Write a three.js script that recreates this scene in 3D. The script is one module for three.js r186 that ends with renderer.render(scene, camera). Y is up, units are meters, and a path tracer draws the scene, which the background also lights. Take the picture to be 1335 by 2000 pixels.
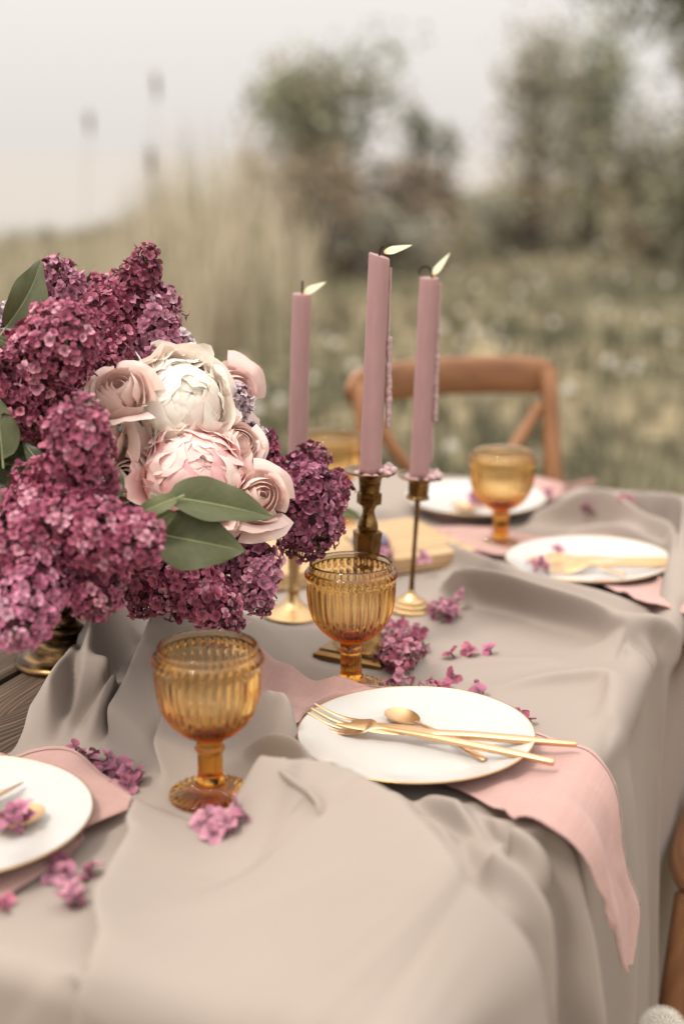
import * as THREE from 'three';
import { mergeGeometries } from 'three/addons/utils/BufferGeometryUtils.js';
import { ImprovedNoise } from 'three/addons/math/ImprovedNoise.js';
import { RoundedBoxGeometry } from 'three/addons/geometries/RoundedBoxGeometry.js';

// ---------------------------------------------------------------- camera, sky, sun, exposure
const FPX = 2778, CX = 667.5, CY = 1000, PITCH = Math.atan(700 / FPX);
const YC = 0.754, CAM_Y = YC + 0.544;            // cloth level, eye level
const scene = new THREE.Scene();
const camera = new THREE.PerspectiveCamera(2 * Math.atan(1000 / FPX) * 180 / Math.PI, 683 / 1024, 0.05, 2500);
camera.position.set(0, CAM_Y, 0);
camera.rotation.x = -PITCH;
camera.focus = 1.39;
camera.userData.fStop = 2.2;
const renderer = new THREE.WebGLRenderer({ antialias: true });
renderer.setSize(683, 1024);
renderer.toneMapping = THREE.LinearToneMapping;
renderer.toneMappingExposure = 1.36;
renderer.shadowMap.enabled = true;
const SUN = new THREE.Vector3(-0.34, 0.90, 0.10).normalize();
{
  const W = 256, H = 128, d = new Float32Array(W * H * 4);
  for (let j = 0; j < H; j++) for (let i = 0; i < W; i++) {
    const el = ((j + 0.5) / H - 0.5) * Math.PI, az = (i + 0.5) / W * 2 * Math.PI - Math.PI;
    const s = Math.max(0, Math.sin(el));
    const dx = Math.cos(el) * Math.cos(az), dz = Math.cos(el) * Math.sin(az);
    const c = Math.max(0, dx * SUN.x + Math.sin(el) * SUN.y + dz * SUN.z);
    const L = 0.57 * (1 + 1.6 * s) + 0.5 * Math.pow(c, 4) * s;
    const low = Math.exp(-Math.max(0, el) * 12);
    const k = (j * W + i) * 4;
    d[k] = L * (1.0 + 0.012 * low); d[k + 1] = L * (0.958 - 0.012 * low); d[k + 2] = L * (0.908 - 0.012 * low); d[k + 3] = 1;
  }
  const sky = new THREE.DataTexture(d, W, H, THREE.RGBAFormat, THREE.FloatType);
  sky.mapping = THREE.EquirectangularReflectionMapping; sky.magFilter = THREE.LinearFilter; sky.minFilter = THREE.LinearFilter; sky.needsUpdate = true;
  scene.background = sky; scene.environment = sky;
}
const sun = new THREE.DirectionalLight(0xfff2e4, 1.5);
sun.position.copy(SUN).multiplyScalar(8); sun.target.position.set(0, 0.7, -1.6);
sun.castShadow = true; sun.shadow.radius = 20; sun.shadow.mapSize.set(2048, 2048);
Object.assign(sun.shadow.camera, { left: -3, right: 3, top: 3, bottom: -3, near: 0.5, far: 30 });
scene.add(sun, sun.target);

// ---------------------------------------------------------------- helpers
function rng(seed) { let a = seed >>> 0; return () => { a = (a + 0x6D2B79F5) | 0; let t = Math.imul(a ^ (a >>> 15), 1 | a); t = (t + Math.imul(t ^ (t >>> 7), 61 | t)) ^ t; return ((t ^ (t >>> 14)) >>> 0) / 4294967296; }; }
const perlin = new ImprovedNoise();
const N3 = (x, y, z = 0) => perlin.noise(x + 37.1, y + 11.7, z + 5.3);
const fbm = (x, y, z = 0, o = 4) => { let s = 0, a = 0.5, f = 1; for (let i = 0; i < o; i++) { s += a * N3(x * f, y * f, z * f + i * 7.3); a *= 0.5; f *= 2.03; } return s; };
const lerp = (a, b, t) => a + (b - a) * t, clamp = (x, a = 0, b = 1) => Math.min(b, Math.max(a, x));
const sstep = (a, b, x) => { const t = clamp((x - a) / (b - a)); return t * t * (3 - 2 * t); };
const V3 = (x, y, z) => new THREE.Vector3(x, y, z);
const deg = Math.PI / 180;
function ray(px, py) { const a = (px - CX) / FPX, b = (py - CY) / FPX, s = Math.sin(PITCH), c = Math.cos(PITCH); return V3(a, -(s + b * c), -(c - b * s)); }
const at = (px, py, depth) => ray(px, py).multiplyScalar(depth).add(camera.position);
const onLevel = (px, py, y) => { const r = ray(px, py); return r.multiplyScalar((y - CAM_Y) / r.y).add(camera.position); };

const used = {};
function numbered(n) { used[n] = (used[n] ?? -1) + 1; return used[n] ? n + '_' + String(used[n]).padStart(3, '0') : n; }
function tag(o, label, category, group) { o.userData.label = label; if (category) o.userData.category = category; if (group) o.userData.group = group; return o; }
function thing(name, label, category, pos, group, parent = scene) {
  const g = new THREE.Group(); g.name = numbered(name); if (pos) g.position.copy(pos); parent.add(g); return tag(g, label, category, group);
}
function mesh(name, geo, mat, parent = scene) { const m = new THREE.Mesh(geo, mat); m.name = parent === scene ? numbered(name) : name; parent.add(m); return m; }
function struct(name, geo, mat) { const m = mesh(name, geo, mat); m.userData.kind = 'structure'; return m; }

// a sheet of (nu x nv) cells, f(a, b) -> [x, y, z], a and b from 0 to 1
function sheet(nu, nv, f, col, uvf) {
  const p = [], c = [], uv = [], ix = [];
  for (let j = 0; j <= nv; j++) for (let i = 0; i <= nu; i++) {
    const a = i / nu, b = j / nv, q = f(a, b); p.push(q[0], q[1], q[2]);
    if (col) c.push(...col(a, b, q));
    uv.push(...(uvf ? uvf(a, b, q) : [a, b]));
  }
  for (let j = 0; j < nv; j++) for (let i = 0; i < nu; i++) { const k = j * (nu + 1) + i; ix.push(k, k + 1, k + nu + 2, k, k + nu + 2, k + nu + 1); }
  const g = new THREE.BufferGeometry();
  g.setAttribute('position', new THREE.Float32BufferAttribute(p, 3));
  g.setAttribute('uv', new THREE.Float32BufferAttribute(uv, 2));
  if (col) g.setAttribute('color', new THREE.Float32BufferAttribute(c, 3));
  g.setIndex(ix); g.computeVertexNormals(); return g;
}
// a tapered tube through points with radii
function tube(pts, rad, sides = 7, cap = true) {
  const curve = pts.length > 2 ? new THREE.CatmullRomCurve3(pts) : new THREE.LineCurve3(pts[0], pts[1]);
  const n = Math.max(2, pts.length > 2 ? (pts.length - 1) * 4 : 3), fr = curve.computeFrenetFrames(n, false), p = [], ix = [], uv = [];
  const L = curve.getLength();
  for (let i = 0; i <= n; i++) {
    const t = i / n, c = curve.getPointAt(t), r = Array.isArray(rad) ? lerp(rad[0], rad[1], t) : typeof rad === 'function' ? rad(t) : rad;
    for (let k = 0; k <= sides; k++) { const w = k / sides * 2 * Math.PI, q = c.clone().addScaledVector(fr.normals[i], Math.cos(w) * r).addScaledVector(fr.binormals[i], Math.sin(w) * r); p.push(q.x, q.y, q.z); uv.push(t * L, k / sides * 6.28 * r); }
  }
  for (let i = 0; i < n; i++) for (let k = 0; k < sides; k++) { const a = i * (sides + 1) + k, b = a + sides + 1; ix.push(a, a + 1, b, a + 1, b + 1, b); }
  if (cap) for (const [e, t] of [[0, 0], [n, 1]]) { const c = curve.getPointAt(t), o = p.length / 3; p.push(c.x, c.y, c.z); uv.push(t * L, 0); for (let k = 0; k < sides; k++) { const a = e * (sides + 1) + k; if (e) ix.push(o, a, a + 1); else ix.push(o, a + 1, a); } }
  const g = new THREE.BufferGeometry();
  g.setAttribute('position', new THREE.Float32BufferAttribute(p, 3)); g.setAttribute('uv', new THREE.Float32BufferAttribute(uv, 2)); g.setIndex(ix); g.computeVertexNormals(); return g;
}
const lathe = (prof, seg = 48) => new THREE.LatheGeometry(prof.map(([r, y]) => new THREE.Vector2(Math.max(r, 1e-5), y)), seg);
const flat = (g) => { const f = g.toNonIndexed(); f.computeVertexNormals(); return f; };
function move(g, x, y, z) { g.translate(x, y, z); return g; }
function spline(points, n) { // points: arrays of numbers -> n+1 rows, Catmull-Rom
  const out = [], m = points.length - 1;
  for (let i = 0; i <= n; i++) {
    const t = i / n * m, k = Math.min(m - 1, Math.floor(t)), f = t - k, p0 = points[Math.max(0, k - 1)], p1 = points[k], p2 = points[k + 1], p3 = points[Math.min(m, k + 2)];
    out.push(p1.map((_, d) => 0.5 * (2 * p1[d] + (p2[d] - p0[d]) * f + (2 * p0[d] - 5 * p1[d] + 4 * p2[d] - p3[d]) * f * f + (3 * p1[d] - p0[d] - 3 * p2[d] + p3[d]) * f * f * f)));
  }
  return out;
}
// textures
function tex(w, h, f, srgb = true, rep = [1, 1]) {
  const d = new Uint8Array(w * h * 4);
  for (let j = 0; j < h; j++) for (let i = 0; i < w; i++) { const c = f(i / w, j / h), k = (j * w + i) * 4; d[k] = clamp(c[0]) * 255; d[k + 1] = clamp(c[1]) * 255; d[k + 2] = clamp(c[2]) * 255; d[k + 3] = 255; }
  const t = new THREE.DataTexture(d, w, h); t.wrapS = t.wrapT = THREE.RepeatWrapping; t.magFilter = THREE.LinearFilter; t.minFilter = THREE.LinearFilter;
  if (srgb) t.colorSpace = THREE.SRGBColorSpace; t.repeat.set(...rep); t.needsUpdate = true; return t;
}
// a noise that repeats over [0, 1)
const tiled = (u, v, f, z = 0, o = 3) => { let s = 0; for (const a of [0, 1]) for (const b of [0, 1]) s += fbm((u - a) * f + z, (v - b) * f, z, o) * (a ? u : 1 - u) * (b ? v : 1 - v); return s; };
const rgb = (r, g, b) => new THREE.Color().setRGB(r, g, b);
const hex = (h) => new THREE.Color(h);
const std = (name, o) => { const m = new THREE.MeshPhysicalMaterial({ roughness: 0.7, side: THREE.DoubleSide, ...o }); m.name = name; return m; };

// ---------------------------------------------------------------- table frame: u along the right edge away from us, v leftwards
const CO = [0.042, -0.789], UU = [0.371, -0.9286], VV = [-0.9286, -0.371], TL = 1.56;
const uvToW = (u, v, y) => V3(CO[0] + u * UU[0] + v * VV[0], y, CO[1] + u * UU[1] + v * VV[1]);
const wToUv = (p) => { const x = p.x - CO[0], z = p.z - CO[1]; return [x * UU[0] + z * UU[1], x * VV[0] + z * VV[1]]; };
// a pixel of the photograph -> cloth coordinates: s, t on the table top; negative = hanging over the near / right edge
function toST(px, py, off = 0) {
  const q = wToUv(onLevel(px, py, YC + off));
  if (q[0] >= 0 && q[1] >= 0) return q;
  const r = ray(px, py), o = wToUv(camera.position), e = wToUv(camera.position.clone().add(r)), du = e[0] - o[0], dv = e[1] - o[1];
  const ro = 0.02 + off;
  if (q[1] < 0) { const k = (-ro - o[1]) / dv, u = o[0] + k * du; if (u > -0.02) { const y = CAM_Y + k * r.y; return [u, -Math.max(0.01, YC - y + 0.0114)]; } }
  const k = (-ro - o[0]) / du; return [-Math.max(0.01, YC - (CAM_Y + k * r.y) + 0.0114), o[1] + k * dv];
}

const conv = (p, off) => p[0] === 'd' ? [p[1], p[2]] : toST(p[0], p[1], off); // a pixel, or ['d', s, t] in cloth coordinates
// ---------------------------------------------------------------- cloth shape
// every fold: points [px, py, height, width on its left, width on its right (metres)] along the crest
const HS = 1.9, LEAN = .9; // all folds together
const FOLDS = [
  // rolls beside the flower bowl
  [[240, 1140, .036, .03, .032], [189, 1205, .036, .03, .032], [130, 1292, .034, .03, .032], [84, 1369, .029, .03, .032], [40, 1430, .02, .032, .034], [-30, 1500, .008, .04, .04]],
  [[255, 1235, .045, .012, .02], [226, 1318, .036, .012, .018], [180, 1378, .03, .012, .016], [147, 1418, .022, .014, .016], [105, 1470, .008, .02, .02]],
  [[330, 1150, .05, .07, .016], [300, 1205, .048, .06, .014], [265, 1280, .036, .055, .014], [235, 1348, .026, .05, .015], [190, 1420, .016, .05, .02], [150, 1470, .004, .05, .03]],
  // the long step from the near edge up to the flowers
  [[380, 1250, .006, .04, .03], [340, 1340, .010, .04, .014], [312, 1400, .013, .036, .008], [285, 1482, .015, .036, .007], [226, 1625, .016, .05, .007], [170, 1745, .016, .06, .007], [122, 1855, .016, .06, .008], ['d', -.03, null, .013, .05, .010], ['d', -.12, null, .011, .05, .015], ['d', -.56, null, .012, .06, .03]],
  // lobe between the goblet and the napkin
  [[470, 1395, .014, .02, .02], [520, 1362, .03, .02, .02], [562, 1372, .034, .016, .018], [580, 1405, .022, .012, .013], [590, 1435, .006, .012, .015]],
  // band under the near left rim of the plate, on to the right edge
  [[478, 1446, .014, .016, .012], [520, 1440, .024, .018, .012], [566, 1448, .026, .018, .013], [620, 1470, .024, .018, .014], [700, 1500, .022, .02, .014], [790, 1536, .018, .022, .014], [870, 1564, .016, .022, .014], [945, 1592, .02, .024, .014], [1000, 1622, .02, .03, .016], ['d', .285, -.012, 0.0126, .03, .014], ['d', .283, -.05, 0.0182, .028, .014], ['d', .28, -.11, 0.0252, .026, .014], ['d', .275, -.25, 0.0308, .026, .016], ['d', .27, -.6, 0.0336, .03, .02]],
  // the middle fold
  [[790, 1584, .003, .012, .012], [850, 1598, .012, .012, .012], [905, 1604, .019, .013, .013], [945, 1632, .025, .015, .014], ['d', .2, -.012, 0.0168, .012, .010], ['d', .195, -.06, 0.0196, .012, .010], ['d', .19, -.14, 0.0224, .013, .011], ['d', .19, -.3, 0.0252, .014, .012], ['d', .19, -.6, 0.028, .016, .014]],
  // the broad shoulder in front
  [[463, 1450, .03, .011, .013], [500, 1466, .038, .011, .016], [560, 1482, .038, .011, .028], [640, 1498, .036, .011, .05], [710, 1528, .034, .011, .075], [790, 1578, .034, .011, .10], [850, 1634, .034, .011, .12], [900, 1700, .032, .013, .13], ['d', .125, -.012, 0.021, .012, .06], ['d', .12, -.06, 0.0238, .013, .05], ['d', .115, -.15, 0.028, .014, .045], ['d', .11, -.3, 0.0336, .016, .04], ['d', .11, -.6, 0.0364, .02, .04]],
  // the curl round the hollow behind the goblet foot
  [[470, 1462, .026, .014, .009], [502, 1498, .032, .03, .009], [550, 1540, .033, .05, .010], [592, 1568, .031, .05, .011], [616, 1594, .026, .05, .013], [612, 1626, .016, .04, .018], [570, 1654, .011, .04, .026], [500, 1684, .005, .04, .04]],
  // rolls behind the plate, from the board to the right edge
  [[862, 1140, .01, .02, .010], [888, 1122, .03, .03, .009], [960, 1130, .034, .04, .009], [1050, 1157, .032, .044, .010], [1150, 1185, .028, .04, .014], [1225, 1220, .022, .03, .02], ['d', .81, -.012, .022, .04, .018], ['d', .80, -.06, .018, .05, .014], ['d', .79, -.15, .018, .05, .014], ['d', .78, -.3, .02, .05, .016], ['d', .77, -.6, .024, .05, .02]],
  [[835, 1046, .006, .02, .014], [900, 1076, .02, .02, .014], [990, 1110, .024, .016, .014], [1080, 1133, .02, .016, .016], [1180, 1160, .014, .02, .02], [1260, 1190, .012, .02, .02]],
  // bunched cloth at the far right corner
  [[1010, 1010, .004, .02, .02], [1075, 990, .022, .022, .014], [1130, 968, .036, .022, .014], [1185, 968, .04, .022, .016], [1250, 1008, .032, .022, .018], [1310, 1040, .028, .022, .018], [1380, 1070, .026, .03, .02]],
  [[1200, 975, .03, .022, .016], [1262, 972, .04, .022, .016], [1330, 986, .04, .022, .016], [1420, 1010, .036, .03, .02]],
  [[1100, 1035, .008, .016, .014], [1180, 1026, .016, .02, .014], [1250, 1046, .02, .02, .014], [1320, 1086, .016, .02, .014]],
  // low crease behind the plate
  [[960, 1345, .002, .02, .012], [1040, 1326, .007, .03, .014], [1120, 1315, .009, .04, .016], [1190, 1316, .009, .04, .02], [1232, 1350, .008, .04, .02]],
  [[860, 1300, .002, .02, .02], [960, 1290, .005, .03, .02], [1080, 1290, .004, .03, .02]],
  // hanging panel on the right
  [['d', .56, -.01, .0, .05, .05], ['d', .56, -.08, .010, .06, .06], ['d', .55, -.2, .018, .06, .05], ['d', .52, -.35, .026, .05, .04], ['d', .47, -.6, .03, .05, .03]],
].map((f) => {
  let lt = 0; const r = spline(f.map((p) => { const [h, l, w] = p.slice(-3), q = conv(p, h * HS * .8); if (q[1] === null) q[1] = lt; lt = q[1]; return [...q, h, l, w]; }), (f.length - 1) * 5);
  // the steep side leans over: shift the crest back by what the lean moves it
  for (let i = 0; i < r.length; i++) { const a = r[Math.max(0, i - 1)], b = r[Math.min(r.length - 1, i + 1)], l = Math.hypot(b[0] - a[0], b[1] - a[1]) || 1, q = r[i], k = (q[3] < q[4] ? 1 : -1) * (1 - Math.min(q[3], q[4]) / Math.max(q[3], q[4])); q[5] = -(b[1] - a[1]) / l * k; q[6] = (b[0] - a[0]) / l * k; }
  for (const q of r) { q[0] -= q[5] * q[2] * HS * LEAN; q[1] -= q[6] * q[2] * HS * LEAN; }
  const mg = 3 * Math.max(...r.map((q) => Math.max(q[3], q[4])));
  return { r, lo: [Math.min(...r.map((q) => q[0])) - mg, Math.min(...r.map((q) => q[1])) - mg], hi: [Math.max(...r.map((q) => q[0])) + mg, Math.max(...r.map((q) => q[1])) + mg] };
});
// deep creases between folds: [px, py, width, depth 0..1]
const CREASES = [
  [[268, 1255, .010, .9], [189, 1369, .010, .9], [140, 1440, .010, .7]],
  [[160, 1290, .007, .6], [130, 1398, .008, .7], [100, 1448, .008, .5]],
  [[560, 1440, .008, .7], [640, 1478, .007, .6], [740, 1525, .006, .6], [800, 1562, .008, .7], [880, 1618, .010, .85], [925, 1692, .012, .9]],
  [[930, 1602, .006, .6], [970, 1640, .008, .85], ['d', .238, -.015, .010, .9], ['d', .232, -.1, .011, .95], ['d', .228, -.3, .012, .95], ['d', .228, -.6, .012, .9]],
  [[474, 1470, .010, .8], [500, 1520, .018, .8], [545, 1580, .020, .65], [580, 1615, .016, .4]],
  [[925, 1692, .012, .9], ['d', .165, -.012, .010, .9], ['d', .16, -.1, .010, .95], ['d', .155, -.3, .010, .95], ['d', .155, -.6, .010, .95]],
  [[574, 1428, .008, .9], [588, 1440, .008, .8]],
  [['d', .775, .012, .008, .5], ['d', .772, -.02, .010, .95], ['d', .765, -.1, .012, .95], ['d', .755, -.25, .012, .9], ['d', .74, -.5, .012, .8]],
].map((f) => { const r = spline(f.map((p) => [...conv(p, .008), ...p.slice(-2)]), (f.length - 1) * 14); return { r, lo: [Math.min(...r.map((q) => q[0])) - .06, Math.min(...r.map((q) => q[1])) - .06], hi: [Math.max(...r.map((q) => q[0])) + .06, Math.max(...r.map((q) => q[1])) + .06] }; });
const FLATS = []; // [s, t, inner radius, outer radius]: where something stands and presses the cloth down
const lean = [0, 0]; // how far the last point asked for leans, along s and t
function clothH(s, t) {
  let sum = 0, ls = 0, lv = 0;
  for (const F of FOLDS) {
    if (s < F.lo[0] || s > F.hi[0] || t < F.lo[1] || t > F.hi[1]) continue;
    let best = 1e9, bh = 0, x = 0, bu = 0, bv = 0; const r = F.r;
    for (let i = 0; i < r.length - 1; i++) {
      const a = r[i], b = r[i + 1], du = b[0] - a[0], dv = b[1] - a[1], l2 = du * du + dv * dv, k0 = ((s - a[0]) * du + (t - a[1]) * dv) / (l2 + 1e-12), k = k0 < 0 ? 0 : k0 > 1 ? 1 : k0;
      const eu = s - a[0] - k * du, ev = t - a[1] - k * dv, d2 = eu * eu + ev * ev;
      if (d2 < best) { best = d2; const left = du * (t - a[1]) - dv * (s - a[0]) > 0; bh = lerp(a[2], b[2], k); bu = lerp(a[5], b[5], k); bv = lerp(a[6], b[6], k); x = Math.sqrt(d2) / (left ? lerp(a[3], b[3], k) : lerp(a[4], b[4], k)); }
    }
    if (x < 4) { const h = HS * Math.max(0, bh) * Math.exp(-1.75 * (Math.sqrt(x * x + .05) - .2236)); sum += h * h * h; ls += bu * h * h * h * h; lv += bv * h * h * h * h; }
  }
  let h = Math.cbrt(sum); lean[0] = sum > 1e-12 ? LEAN * ls / sum : 0; lean[1] = sum > 1e-12 ? LEAN * lv / sum : 0; const h0 = h;
  for (const F of CREASES) {
    if (s < F.lo[0] || s > F.hi[0] || t < F.lo[1] || t > F.hi[1]) continue;
    let q = 0; for (const [u, v, w, k] of F.r) { const d = ((s - u) ** 2 + (t - v) ** 2) / (w * w); if (d < 9) q = Math.max(q, k * Math.exp(-d)); }
    h *= 1 - q;
  }

  h += 0.0025 * (fbm(s * 5, t * 5, 1.5, 2) + 0.3);
  if (t < -.02) h += sstep(.02, .35, -t) * (0.016 * Math.sin(s * 21 + 0.6 + t * 1.5) + 0.012 * fbm(s * 4, t * 1.2, 9, 2));
  if (s < -.02) h += sstep(.02, .35, -s) * (0.016 * Math.sin(t * 15 + 1.0) + 0.01 * fbm(t * 4, s * 1.2, 4, 2) + .012);
  h *= s > .72 && t < 0 ? lerp(1, .22, sstep(.72, .86, s) * sstep(0, .06, -t)) : 1;
  for (const [cs, ct, r0, r1] of FLATS) { const d = Math.hypot(s - cs, t - ct); if (d < r1) h *= sstep(r0, r1, d); }
  const q = h0 > 1e-6 ? clamp(h / h0) : 0; lean[0] *= q; lean[1] *= q;
  return Math.max(0, h);
}
function clothPoint(s, t, off = 0, hh) { // hh: a height that replaces the cloth's own
  const u0 = clamp(s, 0, TL), v0 = Math.max(0, t), a = s - u0, b = t - v0, d = Math.hypot(a, b), r = 0.02, arc = r * Math.PI / 2;
  const h = (hh ?? clothH(s, t)) + off;
  if (d < 1e-6) return uvToW(u0, v0, YC + h);
  const nu = a / d, nv = b / d; let out, down, nx, ny;
  if (d < arc) { const th = d / r; out = r * Math.sin(th); down = r * (1 - Math.cos(th)); nx = Math.sin(th); ny = Math.cos(th); } else { out = r + (s > .8 && t < 0 ? 0 : 0.03) * (d - arc); down = r + (d - arc); nx = 1; ny = 0; }
  const o = out + nx * h;
  return uvToW(u0 + nu * o, v0 + nv * o, YC - down + ny * h);
}
const pxCloth = (px, py, off = 0) => { const [s, t] = toST(px, py, off); return clothPoint(s, t, off); };
const clothTop = new Map(), cellOf = (x, z) => Math.round(x / .006) + ',' + Math.round(z / .006);
const clothY = (p) => { let m = -1, n = 0, q = 0; for (const dx of [-.004, 0, .004]) for (const dz of [-.004, 0, .004]) { const y = clothTop.get(cellOf(p.x + dx, p.z + dz)); if (y !== undefined) { q += y; n++; } } if (n) return q / n; const [s, t] = wToUv(p); return clothPoint(s, t).y; };

// where things stand
const PLATE_R = 0.1095;
const plateAt = { front: onLevel(812, 1428, YC + .026), side: onLevel(1149, 1089, YC + .026), far: onLevel(928, 969, YC + .026), left: onLevel(-86, 1588, YC + .026) };
const gobAt = { front: onLevel(411, 1558, YC), mid: onLevel(690, 1345, YC), side: onLevel(983, 1068, YC), far: onLevel(645, 1022, YC) };
{ // set goblets from their rims (measured at the rim, 14 cm above the cloth)
  const rim = { front: [405, 1262], mid: [685.5, 1100], side: [981, 882], far: [646, 848] };
  for (const k in rim) { const p = onLevel(...rim[k], YC + 0.139); gobAt[k].set(p.x, YC, p.z); }
}
const holdAt = { square: onLevel(706, 1277, YC), thin: onLevel(800, 1192, YC), left: onLevel(571, 1203, YC) };
const vaseAt = onLevel(126, 1294, YC - 0.006);
for (const k in plateAt) FLATS.push([...wToUv(plateAt[k]), ...(k === 'left' ? [0.112, 0.134] : [0.1, 0.113])]);
FLATS.push([...toST(40, 1738), .03, .06], [...toST(-60, 1775), .06, .1]);
for (const k in gobAt) FLATS.push([...wToUv(gobAt[k]), 0.041, k === 'front' ? 0.075 : 0.065]);
FLATS.push([...toST(205, 1505), 0.03, 0.06], [...toST(70, 1478), 0.02, 0.06], [...toST(150, 1478), 0.02, 0.05]);
for (const k in holdAt) FLATS.push([...wToUv(holdAt[k]), 0.045, 0.08]);

// ---------------------------------------------------------------- setting: ground, lake, reeds, shrubs, trees
const shore = (x, F) => F - (24 + 2.5 * (x + 5)) + 1.5 * Math.sin(x * 0.7);
const groundY = (x, z) => { const F = -z; return -0.9 * sstep(0, 7, shore(x, F)) + 0.07 * fbm(x * 0.22, z * 0.22, 2, 3) + 0.25 * sstep(12, 40, F) * sstep(-2, 8, x); };
{
  const n = 200, m = (a) => { const q = 2 * a - 1; return 22 * q + 380 * q ** 5; };
  const col = tex(512, 512, (u, v) => {
    const p = 1.6 * tiled(u, v, 5, 3, 4), q = tiled(u, v, 40, 9, 3), w = clamp(0.5 + 1.3 * p), k = 1 + 0.9 * q;
    return [lerp(.32, .54, w) * k, lerp(.31, .485, w) * k, lerp(.22, .375, w) * k];
  });
  col.repeat.set(1 / 9, 1 / 9);
  const g = sheet(n, n, (a, b) => { const x = m(a), z = -m(b) - 12; return [x, groundY(x, z), z]; }, null, (a, b, q) => [q[0], q[2]]);
  const o = struct('ground', g, std('meadow_soil', { map: col, roughness: 1, side: THREE.FrontSide }));
  o.userData.label = 'mottled green and straw coloured meadow ground behind the table';
  const lk = sheet(40, 40, (a, b) => [(a - .5) * 3000, -0.42, -((b - .1) * 2200)]);
  const wave = tex(256, 256, (u, v) => { const q = .5 + .8 * tiled(u, v, 10, 4, 3); return [q, q, q]; }, false); wave.repeat.set(300, 300);
  const l = struct('lake', lk, std('lake_water', { color: rgb(.325, .309, .288), roughness: .5, specularIntensity: .2, bumpMap: wave, bumpScale: .03, side: THREE.FrontSide }));
  l.userData.label = 'calm pale lake reaching the horizon at the left';
}
const blade = (h, w, bend, n = 4) => sheet(1, n, (a, b) => { const ww = w * (1 - b * b) * (a - .5); return [ww, h * b, bend * b * b]; });
function scatter(name, geos, mat, items, label, kind = 'stuff') { // items: [x, y, z, scale, turn, tilt, colour]
  const g = mergeGeometries(geos), im = new THREE.InstancedMesh(g, mat, items.length), M = new THREE.Matrix4(), Q = new THREE.Quaternion(), E = new THREE.Euler();
  items.forEach(([x, y, z, s, t, k, c], i) => { E.set(k * Math.cos(t * 3), t, k * Math.sin(t * 3)); im.setMatrixAt(i, M.compose(V3(x, y, z), Q.setFromEuler(E), V3(s, s, s))); im.setColorAt(i, c); });
  im.name = name; im.userData.kind = kind; im.userData.label = label; scene.add(im); return im;
}
const leafy = std('grass_blade', { roughness: .85 });
{
  const R = rng(11), it = [], tall = [];
  for (let i = 0; i < 9000; i++) {
    const F = 3.2 + 34 * Math.pow(R(), 1.3), x = (R() - .45) * (1.6 + F * 0.75); if (shore(x, F) > 1) continue;
    const p = 1.5 * fbm(x * .45, F * .3, 3, 2), dry = clamp(.42 + 1.1 * p + .15 * (R() - .5)); if (R() < dry * .5) continue;
    const k = .75 + .5 * R(), c = rgb(lerp(.08, .22, dry) * k, lerp(.082, .195, dry) * k, lerp(.046, .128, dry) * k);
    it.push([x, groundY(x, -F) - .01, -F, .5 + .8 * R() + F * .025, R() * 6.28, .2 * R(), c]);
  }
  const bl = [0, 1, 2, 3, 4, 5, 6].map((k) => { const g = blade(.09 + .06 * ((k * 37) % 7) / 7, .009, .03 + .02 * (k % 3), 3); g.rotateY(k * 2.4); return move(g, .03 * Math.cos(k * 2), 0, .03 * Math.sin(k * 2)); });
  scatter('grass', bl, leafy, it, 'short green and dry grass tufts over the meadow');
  for (let i = 0; i < 2700; i++) {
    const F = 9 + 12 * R(), px = -60 + 690 * R(), x = (px - CX) / FPX * F; if (shore(x, F) > 2.5 || R() > Math.max(.3, sstep(90, 330, px)) * (1 - .8 * sstep(380, 620, px))) continue;
    const tl = R() < .3, topRow = lerp(455, 400, sstep(120, 430, px)) - (tl ? 210 * sstep(110, 400, px) * R() : 60 * R()), h = clamp(CAM_Y + (300 - topRow) / FPX * F * 1.03 - groundY(x, -F), .25, 2.4);
    const g = R(), k = .8 + .4 * R(), c = g < .72 ? rgb(.56 * k, .48 * k, .36 * k) : rgb(.30 * k, .285 * k, .18 * k);
    tall.push([x, groundY(x, -F) - .02, -F, h, R() * 6.28, .12 * R(), c]);
  }
  const rb = [blade(1, .014, .16, 6), move(blade(.8, .012, -.2, 5).rotateY(1.3), .02, 0, 0), move(blade(.62, .013, .22, 5).rotateY(2.6), 0, 0, .02)];
  scatter('reeds', rb, leafy, tall, 'straw coloured reeds and tall grass at the lake edge');
}
{ // single plumed reeds that stand out against the sky
  const st = std('reed_stem', { color: rgb(.33, .27, .17) }), pl = std('reed_plume', { color: rgb(.27, .19, .14), transmission: .2, roughness: 1 });
  const spec = [[175, 245, 13, 'lone plumed reed farthest left against the pale sky'], [296, 318, 10.5, 'short plumed reed with a brownish head near the left bushes'], [305, 172, 12, 'tallest plumed reed rising above the reed bed']];
  for (const [px, py, F, label] of spec) {
    const p = at(px, py, F), y0 = groundY(p.x, p.z), h = p.y - y0, t = thing('reed', label, 'reed', V3(p.x - .1, y0, p.z));
    mesh('stem', tube([V3(0, 0, 0), V3(.03, h * .5, 0), V3(.1, h, 0)], [.006, .003], 6), st, t);
    const R = rng(px), parts = [];
    for (let i = 0; i < 60; i++) { const k = R(), l = blade(.07 + .05 * R(), .014, .03, 2); l.rotateX(.9 * (R() - .2)); l.rotateY(R() * 6.28); parts.push(move(l, .1 + .02 * (R() - .5), h - .1 + .17 * k, .02 * (R() - .5))); }
    mesh('plume', mergeGeometries(parts), pl, t);
  }
}
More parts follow.
